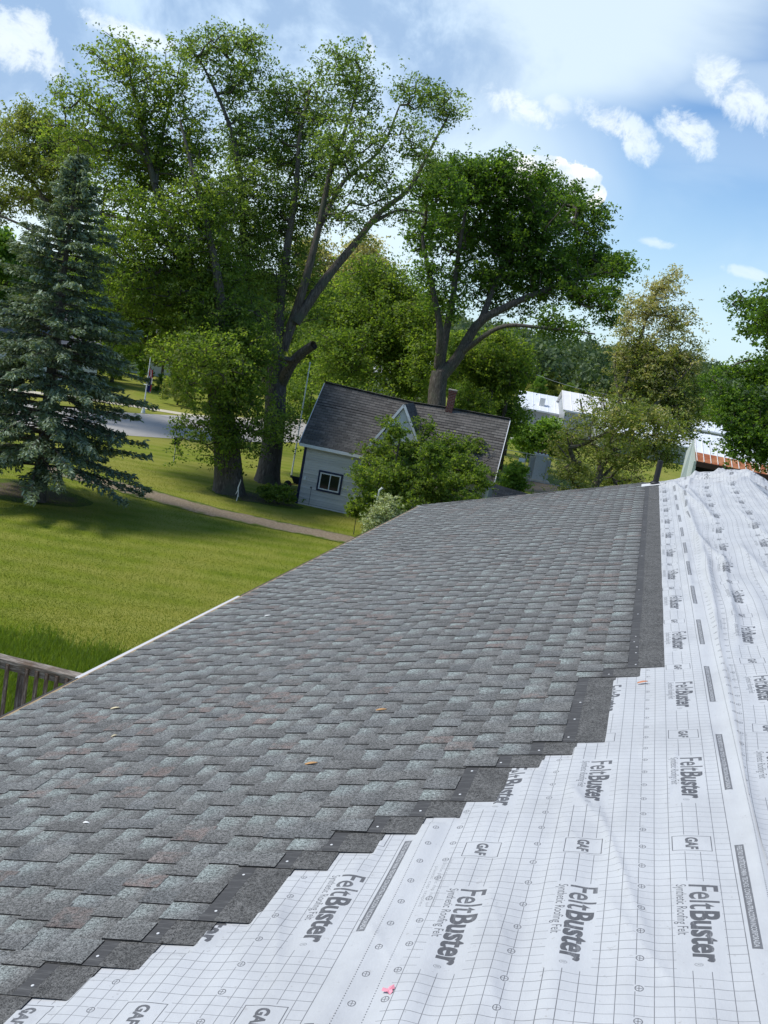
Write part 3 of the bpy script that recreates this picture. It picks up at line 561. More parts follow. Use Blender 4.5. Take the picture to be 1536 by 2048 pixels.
LAWN = material('lawn', fn_lawn, 0.95, 0.1)
def fn_gravel(t, bs):
    co = gcoord(t); n = t.noise(co, 14, 6, 0.75); m = t.noise(co, 1.3, 4, 0.6); a = attr(t, 'edge')
    c = t.ramp(n, [(0.3, (0.12, 0.092, 0.062)), (0.55, (0.24, 0.195, 0.14)), (0.75, (0.38, 0.33, 0.26))])
    g = t.smooth(t.math('ADD', a, t.math('MULTIPLY', t.math('SUBTRACT', m, 0.5), 1.3)), 0.62, 0.95)
    bump(t, bs, n, 0.02, 0.8)
    return t.mix(g, c, (0.075, 0.11, 0.016))
GRAVEL = material('gravel', fn_gravel, 0.95, 0.1)
def fn_road(t, bs):
    co = gcoord(t); n = t.noise(co, 20, 5, 0.7); m = t.noise(co, 0.35, 4, 0.6)
    c = t.mix(n, (0.31, 0.295, 0.275), (0.44, 0.425, 0.40)); c = t.mix(t.smooth(m, 0.45, 0.65), c, (0.33, 0.315, 0.295)); bump(t, bs, n, 0.004, 0.5)
    return c
ROAD = material('worn_asphalt', fn_road, 0.95, 0.05)
CONC = plain('concrete', (0.52, 0.47, 0.36), 0.9, scale=6)

def ground():
    xs = np.concatenate([np.linspace(-900, -62, 24), np.linspace(-60, 40, 120), np.linspace(44, 900, 24)]); ys = np.concatenate([np.linspace(-200, -6, 8), np.linspace(-4, 96, 120), np.linspace(100, 1500, 60)])
    X, Y = np.meshgrid(xs, ys); Z = 0.05*np.sin(X*0.35+Y*0.2)*np.sin(Y*0.31)*np.clip((np.hypot(X+8, Y-22)-4)/20, 0, 1)*0-0.0
    az = np.degrees(np.arctan2(X, Y)); r = np.hypot(X, Y); hill = np.interp(az, [-62, -40, -25, -12, 40], [0, 0, 1, 1, 1])
    Z = Z+np.clip(r-190, 0, 360)*0.044*hill*(Y > 0)
    n = len(xs); m = len(ys); i = np.arange(m-1)[:, None]*n+np.arange(n-1)[None]
    tag(link('lawn', mesh_np('lawn', np.stack([X, Y, Z], -1).reshape(-1, 3), np.stack([i, i+1, i+n+1, i+n], -1).reshape(-1, 4), smooth=True), LAWN), 'wide mown lawn running out to the hill', kind='structure')
def ribbon(name, pts, widths, z, mat, label, edge=0.0, th=0.0, step=0.6):
    p = smooth_poly([(x, y, 0) for x, y in pts], step); w = np.interp(np.linspace(0, 1, len(p)), np.linspace(0, 1, len(widths)), widths)
    d = np.gradient(p, axis=0); d /= np.linalg.norm(d, axis=1, keepdims=True); s = np.stack([d[:, 1], -d[:, 0], d[:, 2]*0], 1); rng = np.random.default_rng(5)
    cols = np.linspace(-1, 1, 9); V = []; E = []
    for c in cols:
        q = p+s*(c*w/2*(1+edge*rng.normal(0, 0.05, len(p))))[:, None]; q[:, 2] = z+ (0.004 if abs(c) < 0.99 else 0); V.append(q); E.append(np.full(len(p), abs(c)))
    V = np.stack(V, 1).reshape(-1, 3); n = len(cols); i = np.arange(len(p)-1)[:, None]*n+np.arange(n-1)[None]
    me = mesh_np(name, V, np.stack([i, i+1, i+n+1, i+n], -1).reshape(-1, 4), {'edge': np.stack(E, 1).ravel()})
    return tag(link(name, me, mat), label, kind='structure')
def scatter_blades(name, label, poly_fn, n, h, mat, seed, w=0.012, cat='grass'):
    rng = np.random.default_rng(seed); XY = poly_fn(rng, n); N = len(XY); a = rng.random(N)*6.28; hh = h*(0.5+0.9*rng.random(N)); lean = rng.normal(0, 0.35, (N, 2))*hh[:, None]
    d = np.stack([np.cos(a), np.sin(a)], 1)*w*(0.7+0.6*rng.random((N, 1))); V = np.zeros((N, 3, 3)); V[:, 0, :2] = XY-d; V[:, 1, :2] = XY+d; V[:, 2, :2] = XY+lean; V[:, 2, 2] = hh
    ti = np.clip(rng.normal(0.5, 0.22, N), 0, 1)
    tag(link(name, mesh_np(name, V.reshape(-1, 3), np.arange(3*N).reshape(N, 3), {'tint': np.repeat(ti, 3)}), mat), label, cat, kind='stuff')
BLADE = leaf_material('grass_blades', [(0.0, (0.105, 0.145, 0.013)), (0.5, (0.160, 0.200, 0.018)), (1.0, (0.26, 0.275, 0.06))], 0.35)
BLADE2 = leaf_material('tall_grass_blades', [(0.0, (0.080, 0.140, 0.014)), (0.6, (0.135, 0.200, 0.020)), (1.0, (0.22, 0.29, 0.06))], 0.4)

def setting():
    ground()
    ribbon('street', [(-85, 4.3), (-57.1, 25.8), (-38.2, 46.1), (-30.4, 56.2), (-26, 69.3), (-22.2, 86.4), (-14.6, 112.6), (-1.8, 131.9), (22.5, 144), (60, 152)], [12, 12, 11.5, 9.5, 9, 9, 9, 8, 7, 7], 0.012, ROAD, 'worn pale grey street curving past the lawn', step=2)
    p = G(560, 862); 
    ribbon('sidewalk', [(-70, 36), (-47.9, 53), (-38.8, 61.6), (-34.3, 64), (-31.5, 66), (-29.3, 72.6), (-25.4, 87.2)], [1.5], 0.016, CONC, 'narrow tan concrete sidewalk beyond the street', step=2)
    ribbon('drive_path', [tuple(G(90, 935)[:2]), tuple(G(180, 958)[:2]), tuple(G(300, 990)[:2]), tuple(G(420, 1022)[:2]), tuple(G(560, 1052)[:2]), tuple(G(700, 1080)[:2]), (-4, 37.8), (4, 37.4)], [2.0, 2.0, 1.7, 1.5, 1.4, 1.4], 0.016, GRAVEL, 'gravel drive crossing the lawn towards the house', edge=1.0, step=0.5)
    def patch(name, c, rx, ry, z, mat, label, rz=0.0):
        rng = np.random.default_rng(int(abs(c[0])*10)); k = 28; V = [(c[0], c[1], z)]; E = [0.0]
        for ring in (0.5, 0.8, 1.0):
            for j in range(k):
                a = j*6.283/k; r = ring*(1+0.10*math.sin(3*a+1)+rng.normal(0, 0.04)); x = math.cos(a)*rx*r; y = math.sin(a)*ry*r
                V.append((c[0]+x*math.cos(rz)-y*math.sin(rz), c[1]+x*math.sin(rz)+y*math.cos(rz), z)); E.append(ring)
        F_ = [(0, 1+j, 1+(j+1) % k) for j in range(k)]
        me = bpy.data.meshes.new(name)
        for q in range(2): F_ += [(1+q*k+j, 1+(q+1)*k+j, 1+(q+1)*k+(j+1) % k, 1+q*k+(j+1) % k) for j in range(k)]
        me.from_pydata(V, [], F_); a = me.attributes.new('edge', 'FLOAT', 'POINT'); a.data.foreach_set('value', E)
        tag(link(name, me, mat), label, kind='structure')
    DIRT = material('bare_dirt', lambda t, bs: t.mix(t.smooth(t.math('ADD', attr(t, 'edge'), t.math('MULTIPLY', t.math('SUBTRACT', t.noise(gcoord(t), 1.2, 5, 0.7), 0.5), 1.6)), 0.5, 0.95), t.mix(t.noise(gcoord(t), 9, 5, 0.7), (0.05, 0.038, 0.026), (0.14, 0.115, 0.085)), (0.07, 0.105, 0.014)), 0.95, 0.1)
    s = G(55, 985); patch('bare_ground', (s[0], s[1]), 2.3, 1.9, 0.008, DIRT, 'bare brown earth under the spruce')
    s = G(575, 992); patch('dirt_patch', (s[0], s[1]), 1.6, 1.5, 0.008, DIRT, 'bare earth beside the corner of the grey house')
    s = G(480, 1000); patch('root_ground', (s[0], s[1]+1.2), 2.4, 1.3, 0.006, DIRT, 'thin grass and earth round the flared trunk')
    s = G(1085, 975); patch('gravel_pad', (s[0]+0.5, s[1]), 4.5, 4.0, 0.010, GRAVEL, 'gravel pad round the electric transformer')
    def lawnpts(rng, n):
        u = rng.uniform(-60, 900, n); v = rng.uniform(900, 1440, n); d = RT*((u-768)/F)[:, None]-UP*((v-1024)/F)[:, None]+FW; p = CAM+d*((0-CAMZ)/d[:, 2:3])
        k = (p[:, 0] < -3.4) & (p[:, 1] < 43); p = p[k][:, :2]
        pd = np.array([G(90, 935)[:2], G(180, 958)[:2], G(300, 990)[:2], G(420, 1022)[:2], G(560, 1052)[:2], G(700, 1080)[:2]])
        yl = np.interp(p[:, 0], pd[:, 0], pd[:, 1]); return p[np.abs(p[:, 1]-yl) > 0.8]
    scatter_blades('lawn_grass', 'short mown grass blades over the lawn', lawnpts, 240000, 0.034, BLADE, 3, 0.008)
    def tall(rng, n):
        u = rng.uniform(-60, 330, n); v = rng.uniform(1255, 1460, n)+0; lim = 1262+0.235*np.maximum(u, 0)+rng.normal(0, 14, n)+8*np.sin(u*0.05); k = v > lim
        u = u[k]; v = v[k]; d = RT*((u-768)/F)[:, None]-UP*((v-1024)/F)[:, None]+FW; p = CAM+d*((0-CAMZ)/d[:, 2:3]); return p[:, :2]
    scatter_blades('tall_grass', 'taller lush grass behind the deck railing', tall, 60000, 0.16, BLADE2, 4, 0.010)

# ------------------------------------------------------------------ the roof we stand on
H0 = 1.5965; TT = math.tan(TH); CT = math.cos(TH); ST = math.sin(TH)
EAVE, GAB, RIDGE = -3.39, 15.66, 1.58
def roofz(x): return CAMZ-H0+(x if x < RIDGE else 2*RIDGE-x)*TT
def rz_np(x): return CAMZ-H0+np.where(x < RIDGE, x, 2*RIDGE-x)*TT
DX = 0.1208                                    # horizontal run of one course
ENDS = [5.222, 5.066, 4.103, 3.958, 3.824, 3.486, 3.344, 3.205, 3.056, 2.926, 2.575, 2.445, 2.311, 2.152]
while len(ENDS) < 29: ENDS.append(ENDS[-1]-(0.14 if len(ENDS) % 5 else 0.34))
def course_x(k): return 0.065-DX*k

def fn_shingle(t, bs):
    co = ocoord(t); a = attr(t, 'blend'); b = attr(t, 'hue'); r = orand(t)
    oc = t.new('ShaderNodeVectorMath', _operation='ADD'); t.l.new(co, oc.inputs[0]); cmb = t.new('ShaderNodeCombineXYZ'); t.put(cmb.inputs[0], t.math('MULTIPLY', r, 37.0)); t.l.new(cmb.outputs[0], oc.inputs[1]); v = oc.outputs[0]
    g1 = t.noise(v, 240, 3, 0.85); g2 = t.noise(v, 85, 3, 0.7); m = t.noise(v, 9, 3, 0.6)
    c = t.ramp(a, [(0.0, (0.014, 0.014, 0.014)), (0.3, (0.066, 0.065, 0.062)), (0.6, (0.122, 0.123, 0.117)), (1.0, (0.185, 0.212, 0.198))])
    c = t.mix(t.math('MULTIPLY', t.math('MULTIPLY', t.smooth(b, 0.60, 0.9), t.smooth(t.noise(v, 22, 3, 0.6), 0.36, 0.62)), 0.62), c, (0.162, 0.118, 0.102))
    c = t.mix(t.math('MULTIPLY', t.math('SUBTRACT', 1.0, t.smooth(b, 0.0, 0.25)), 0.2), c, (0.130, 0.145, 0.152))
    c = t.mix(1.0, c, t.mix(t.smooth(m, 0.3, 0.7), (0.86, 0.86, 0.86), (1.14, 1.14, 1.14)), 'MULTIPLY')
    gr = t.mix(t.smooth(t.math('ADD', t.math('MULTIPLY', g1, 0.65), t.math('MULTIPLY', g2, 0.35)), 0.36, 0.64), (0.12, 0.12, 0.12), (2.35, 2.35, 2.35))
    c = t.mix(1.0, c, gr, 'MULTIPLY')
    bump(t, bs, g1, 0.003, 0.7)
    return c
SHINGLE = material('granule_shingle', fn_shingle, 0.9, 0.25)
def fn_strip(t, bs):
    co = ocoord(t); n = t.noise(t.mapping(co, (1, 12, 1)), 9, 5, 0.7); n2 = t.noise(co, 60, 3)
    bump(t, bs, n2, 0.001, 0.4)
    return t.mix(t.smooth(n, 0.45, 0.75), (0.060, 0.060, 0.060), (0.135, 0.135, 0.132))
STRIP = material('nail_strip', fn_strip, 0.85, 0.2)

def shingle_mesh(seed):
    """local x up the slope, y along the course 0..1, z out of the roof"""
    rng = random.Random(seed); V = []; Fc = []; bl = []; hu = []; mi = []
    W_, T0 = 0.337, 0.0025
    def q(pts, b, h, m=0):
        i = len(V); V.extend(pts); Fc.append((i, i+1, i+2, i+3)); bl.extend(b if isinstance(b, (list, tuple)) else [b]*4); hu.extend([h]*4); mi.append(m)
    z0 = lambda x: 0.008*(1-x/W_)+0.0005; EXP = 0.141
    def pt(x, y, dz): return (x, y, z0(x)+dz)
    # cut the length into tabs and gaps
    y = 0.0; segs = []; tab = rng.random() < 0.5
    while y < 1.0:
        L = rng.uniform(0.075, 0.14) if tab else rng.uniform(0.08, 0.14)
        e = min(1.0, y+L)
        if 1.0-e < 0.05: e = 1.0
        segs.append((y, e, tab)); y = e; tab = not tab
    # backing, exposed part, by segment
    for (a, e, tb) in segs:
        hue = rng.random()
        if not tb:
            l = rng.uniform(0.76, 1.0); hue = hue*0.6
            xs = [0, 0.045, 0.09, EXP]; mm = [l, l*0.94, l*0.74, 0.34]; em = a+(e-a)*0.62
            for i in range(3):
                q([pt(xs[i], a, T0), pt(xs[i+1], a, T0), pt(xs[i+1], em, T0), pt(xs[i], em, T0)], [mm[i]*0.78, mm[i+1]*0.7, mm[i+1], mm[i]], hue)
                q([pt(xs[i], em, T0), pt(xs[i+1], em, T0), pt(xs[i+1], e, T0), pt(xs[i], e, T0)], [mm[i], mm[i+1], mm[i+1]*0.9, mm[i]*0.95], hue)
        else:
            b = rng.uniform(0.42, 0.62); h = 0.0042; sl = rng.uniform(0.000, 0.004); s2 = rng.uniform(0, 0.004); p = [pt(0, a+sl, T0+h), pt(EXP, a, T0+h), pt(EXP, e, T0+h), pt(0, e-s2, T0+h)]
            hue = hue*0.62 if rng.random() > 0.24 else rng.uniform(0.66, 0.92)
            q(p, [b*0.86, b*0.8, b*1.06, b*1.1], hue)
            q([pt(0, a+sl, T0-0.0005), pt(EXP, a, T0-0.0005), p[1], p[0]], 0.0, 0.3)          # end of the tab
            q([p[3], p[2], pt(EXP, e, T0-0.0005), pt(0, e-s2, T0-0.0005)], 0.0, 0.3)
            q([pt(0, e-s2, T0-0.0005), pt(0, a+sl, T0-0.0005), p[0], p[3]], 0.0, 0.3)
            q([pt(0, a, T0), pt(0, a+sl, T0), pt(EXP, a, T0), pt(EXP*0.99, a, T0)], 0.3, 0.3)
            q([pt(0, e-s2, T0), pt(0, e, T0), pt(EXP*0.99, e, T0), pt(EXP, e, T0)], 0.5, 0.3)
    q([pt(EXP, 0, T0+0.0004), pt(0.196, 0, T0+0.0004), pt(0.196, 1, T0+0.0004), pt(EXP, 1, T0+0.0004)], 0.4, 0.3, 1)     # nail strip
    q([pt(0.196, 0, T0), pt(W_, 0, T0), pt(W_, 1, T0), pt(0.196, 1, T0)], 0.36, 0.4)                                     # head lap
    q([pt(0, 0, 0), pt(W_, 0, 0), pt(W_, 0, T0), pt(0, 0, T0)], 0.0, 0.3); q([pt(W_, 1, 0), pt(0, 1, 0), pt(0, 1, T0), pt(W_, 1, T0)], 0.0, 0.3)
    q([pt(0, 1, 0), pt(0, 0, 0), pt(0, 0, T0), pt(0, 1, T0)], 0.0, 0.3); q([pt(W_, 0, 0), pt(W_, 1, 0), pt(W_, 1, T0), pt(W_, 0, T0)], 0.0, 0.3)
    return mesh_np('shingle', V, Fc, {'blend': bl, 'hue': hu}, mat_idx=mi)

def print_image():
    """rasterise one repeat of the print on the underlayment (ink amount 0..1)"""
    WX, WY = 1.066, 1.036; NX, NY = 2200, 1800; img = np.zeros((NY, NX), np.float32); sx = NX/WX; sy = NY/WY
    def rect(x0, x1, y0, y1, v):
        a, b = sorted(((x0 % WX)*sx, (x0 % WX)*sx+(x1-x0)*sx)); c, d = (y0 % WY)*sy, (y0 % WY)*sy+(y1-y0)*sy
        ii = (np.arange(int(round(c)), max(int(round(c))+1, int(round(d)))) % NY)[:, None]; jj = (np.arange(int(round(a)), max(int(round(a))+1, int(round(b)))) % NX)[None]
        img[ii, jj] = v
    def frame(x0, x1, y0, y1, w, v):
        rect(x0, x1, y0, y0+w, v); rect(x0, x1, y1-w, y1, v); rect(x0, x0+w, y0, y1, v); rect(x1-w, x1, y0, y1, v)
    def tris(T, v):
        for t in T:
            x = t[:, 0]*sx; y = t[:, 1]*sy; x0, x1 = int(math.floor(x.min())), int(math.ceil(x.max()))+1; y0, y1 = int(math.floor(y.min())), int(math.ceil(y.max()))+1
            if x1-x0 > 900 or y1-y0 > 900: continue
            Xg, Yg = np.meshgrid(np.arange(x0, x1)+0.5, np.arange(y0, y1)+0.5); ar = (x[1]-x[0])*(y[2]-y[0])-(x[2]-x[0])*(y[1]-y[0])
            if abs(ar) < 1e-9: continue
            w0 = ((x[1]-Xg)*(y[2]-Yg)-(x[2]-Xg)*(y[1]-Yg))/ar; w1 = ((x[2]-Xg)*(y[0]-Yg)-(x[0]-Xg)*(y[2]-Yg))/ar; k = (w0 >= 0) & (w1 >= 0) & (w0+w1 <= 1)
            img[(Yg[k].astype(int)) % NY, (Xg[k].astype(int)) % NX] = v
    cache = {}
    def glyph(text, bold):
        key = (text, bold)
        if key not in cache:
            cu = bpy.data.curves.new('print_text', 'FONT'); cu.body = text; cu.size = 1.0; cu.offset = min(bold, 0.012); cu.resolution_u = 3; ob = bpy.data.objects.new('print_text', cu); COL.objects.link(ob)
            dg = bpy.context.evaluated_depsgraph_get(); me = ob.evaluated_get(dg).to_mesh(); me.calc_loop_triangles(); co = np.array([v.co[:2] for v in me.vertices]); tr = np.array([t.vertices[:] for t in me.loop_triangles])
            T = co[tr] if len(tr) else np.zeros((0, 3, 2)); ob.to_mesh_clear(); bpy.data.objects.remove(ob); bpy.data.curves.remove(cu); cache[key] = T
        return cache[key]
    def text(s, bold, x, y, h, length, v):
        """baseline at x, letters' up is +x, reading towards -y, starting at y; h = size, length = run in metres"""
        T = glyph(s, bold); mn = T[..., 0].min(); mxx = T[..., 0].max(); k = length/(mxx-mn)
        R_ = np.empty_like(T); R_[..., 0] = x+T[..., 1]*h; R_[..., 1] = y-(T[..., 0]-mn)*k
        sh = [(0, 0)] if bold < 0.03 else [(dx*0.0016, dy*0.0024*(bold/0.055)) for dx in (-1, 1) for dy in (-1, 0, 1)]
        for (dx, dy) in sh: tris(R_+np.array([dx, dy]), v)
    cols = [(-0.112, 0.0), (-0.446, -0.017), (-0.772, -0.051)]; GX, GY = 0.0455, WY/26
    lines = [-0.024-GX*i for i in range(0, 20)]
    for x in lines: rect(x-0.0010, x+0.0010, 0, WY, 0.80)
    for i in range(26): rect(-0.905, -0.022, i*GY, i*GY+0.0019, 0.68)
    for x in (0.050, 0.126):                       # dotted lap lines
        for i in range(96): rect(x, x+0.0028, i*WY/96, i*WY/96+0.0050, 0.85)
    for (x, off) in ((-0.288, 0.0), (-0.620, 0.02), (0.079, 0.01), (-0.905, 0.03)):      # cap nail marks
        for i in range(8):
            y = off+i*WY/8; rect(x-0.013, x+0.013, y-0.014, y+0.014, 0.0)
            a = np.linspace(0, 2*np.pi, 25)
            for j in range(24):
                p = lambda r, t: (x+r*math.cos(t), y+1.15*r*math.sin(t)); tris(np.array([[p(0.0085, a[j]), p(0.0110, a[j]), p(0.0110, a[j+1])], [p(0.0085, a[j]), p(0.0110, a[j+1]), p(0.0085, a[j+1])]]), 0.85)
            rect(x-0.0085, x+0.0085, y-0.0010, y+0.0010, 0.85); rect(x-0.0010, x+0.0010, y-0.0095, y+0.0095, 0.85)
    for (cx, oy) in cols:
        top = 0.40+oy; rect(cx-0.086, cx+0.038, top-0.445, top+0.022, 0.0); base_ = cx-0.044
        text('Felt', 0.012, base_, top, 0.113, 0.140, 0.88); text('Buster', 0.055, base_, top-0.150, 0.106, 0.250, 0.92)
        text('Synthetic Roofing Felt', 0.004, cx-0.080, top, 0.040, 0.275, 0.85); text('\u00ae', 0.0, base_, top-0.408, 0.030, 0.016, 0.7)
        gy = top+0.276; rect(cx-0.090, cx+0.040, gy-0.060, gy+0.060, 0.0); frame(cx-0.086, cx+0.034, gy-0.053, gy+0.053, 0.0028, 0.88)
        text('GAF', 0.03, cx-0.044, gy+0.040, 0.050, 0.082, 0.88)
    rect(-0.013, 0.013, 0.066, 0.665, 0.82)
    text('FIELTRO SINT\u00c9TICO PARA TECHOS. CON EXTRA-TRACCI\u00d3N INCORPORADA', 0.012, -0.0075, 0.655, 0.021, 0.580, 0.10)
    for j, t_ in enumerate(('Use only corrosion resistant', 'Utilise plastic cap nails or', 'plastic cap staples')):
        text(t_, 0.0, 0.178-0.020*j, 0.56-0.03*j, 0.016, 0.32-0.03*j, 0.5)
    im = bpy.data.images.new('underlayment_print', NX, NY, alpha=False, float_buffer=False); im.colorspace_settings.name = 'Non-Color'
    px = np.ones((NY, NX, 4), np.float32); px[..., 0] = px[..., 1] = px[..., 2] = img; im.pixels.foreach_set(px.ravel()); im.update(); im.pack(); return im

def fn_felt_factory(im):
    def fn(t, bs):
        uv = t.new('ShaderNodeUVMap').outputs[0]; tx = t.new('ShaderNodeTexImage', _image=im, _interpolation='Linear', _extension='REPEAT'); t.l.new(uv, tx.inputs[0])
        co = gcoord(t); d = t.noise(co, 2.2, 6, 0.7); sp = t.noise(co, 38, 3, 0.7); sc = t.noise(t.mapping(co, (14, 3, 3), rot=(0, 0, 0.4)), 4, 5, 0.8)
        base = t.mix(t.smooth(d, 0.35, 0.75), (0.475, 0.485, 0.488), (0.410, 0.417, 0.420)); base = t.mix(t.math('MULTIPLY', t.smooth(sp, 0.64, 0.74), 0.45), base, (0.22, 0.20, 0.18)); base = t.mix(t.math('MULTIPLY', t.smooth(sc, 0.66, 0.8), 0.35), base, (0.28, 0.27, 0.25))
        ink = t.math('MULTIPLY', tx.outputs[0], t.math('SUBTRACT', 1.0, t.math('MULTIPLY', t.smooth(sc, 0.5, 0.75), 0.35)))
        w = t.noise(t.mapping(co, (1, 0.4, 1)), 26, 4, 0.6); bump(t, bs, w, 0.004, 0.55)
        return t.mix(ink, base, (0.060, 0.060, 0.064))
    return fn

def felt_height(x, y):
    """wrinkles and folds of the loose sheet, metres above the deck"""
    def h1(a, b, s): return np.sin(a*s+1.3*np.sin(b*2.1+a*0.7))*np.sin(b*0.9+0.3*np.sin(a*3))
    h = 0.0034*np.sin(x*36+1.6*np.sin(y*1.7)+0.6*np.sin(y*5.1))+0.0022*np.sin(x*29+y*1.9+1.2*np.sin(y*2.6))+0.0008*np.sin(x*70-y*2.4+np.sin(x*9))+0.0015*np.sin(y*11+x*17)
    h = h*1.1*(0.65+0.35*np.sin(x*3.1+y*0.8))+0.003
    def fold(x0, y0, x1, y1, amp, w, skew=0.0):
        y0, y1 = y0*1.19, y1*1.19; x0, x1 = x0-0.03, x1-0.03
        dx, dy = x1-x0, y1-y0; L = math.hypot(dx, dy); s = ((x-x0)*dx+(y-y0)*dy)/L/L; d = ((x-x0)*dy-(y-y0)*dx)/L
        e = np.clip(np.minimum(s, 1-s)*5+0.2, 0, 1)*(s > -0.04)*(s < 1.04); return amp*e*np.exp(-np.abs(d/w)**1.25)
    for f in [(0.05, 3.05, 0.20, 2.75, 0.008, 0.018), (0.17, 2.85, 0.36, 2.10, 0.006, 0.012), (0.22, 2.35, 0.42, 1.95, 0.005, 0.012), (-0.05, 2.0, 0.10, 1.6, 0.005, 0.02),
              (0.66, 2.3, 0.70, 4.8, 0.016, 0.022), (0.70, 4.6, 0.76, 7.2, 0.030, 0.028), (0.76, 6.8, 0.70, 11.4, 0.030, 0.035), (0.80, 4.7, 0.90, 7.4, 0.020, 0.022), (0.72, 8.2, 0.92, 6.6, 0.022, 0.025),
              (0.86, 9.8, 0.62, 12.6, 0.045, 0.05), (0.95, 8.8, 0.78, 12.0, 0.030, 0.04), (1.05, 7.6, 1.20, 5.2, 0.016, 0.03), (1.2, 9.8, 1.4, 6.4, 0.018, 0.04), (0.60, 5.2, 0.63, 8.0, 0.010, 0.025),
              (0.35, 12.55, 1.5, 12.45, 0.05, 0.07), (0.75, 12.95, 1.9, 12.75, 0.10, 0.12), (1.0, 12.6, 1.5, 13.1, 0.06, 0.06), (0.80, 12.3, 0.95, 13.1, 0.05, 0.05), (1.35, 12.0, 1.9, 12.9, 0.05, 0.06), (0.58, 3.6, 0.62, 2.9, 0.006, 0.012), (-0.75, 2.25, -0.62, 1.95, 0.006, 0.02), (0.12, 3.1, 0.30, 2.35, 0.005, 0.006), (0.02, 2.9, 0.16, 2.55, 0.004, 0.005), (-0.45, 2.2, -0.30, 2.0, 0.004, 0.006), (0.45, 3.4, 0.40, 2.9, 0.004, 0.007), (-0.12, 2.35, -0.02, 2.1, 0.004, 0.005)]:
        h = h+fold(*f)
    # flat where shingles lie on it
    E_ = np.array(ENDS)
    ke = np.clip(np.floor((0.378-x)/DX).astype(int), 0, 28); ye = E_[ke]
    cover = (x < 0.385) & (y > ye-0.05); soft = np.clip((x-0.37)/0.08, 0, 1)
    return np.where(cover, -0.004, h)*np.where((y > ye-0.05), soft, 1)+np.where(cover, 0, 0.001)

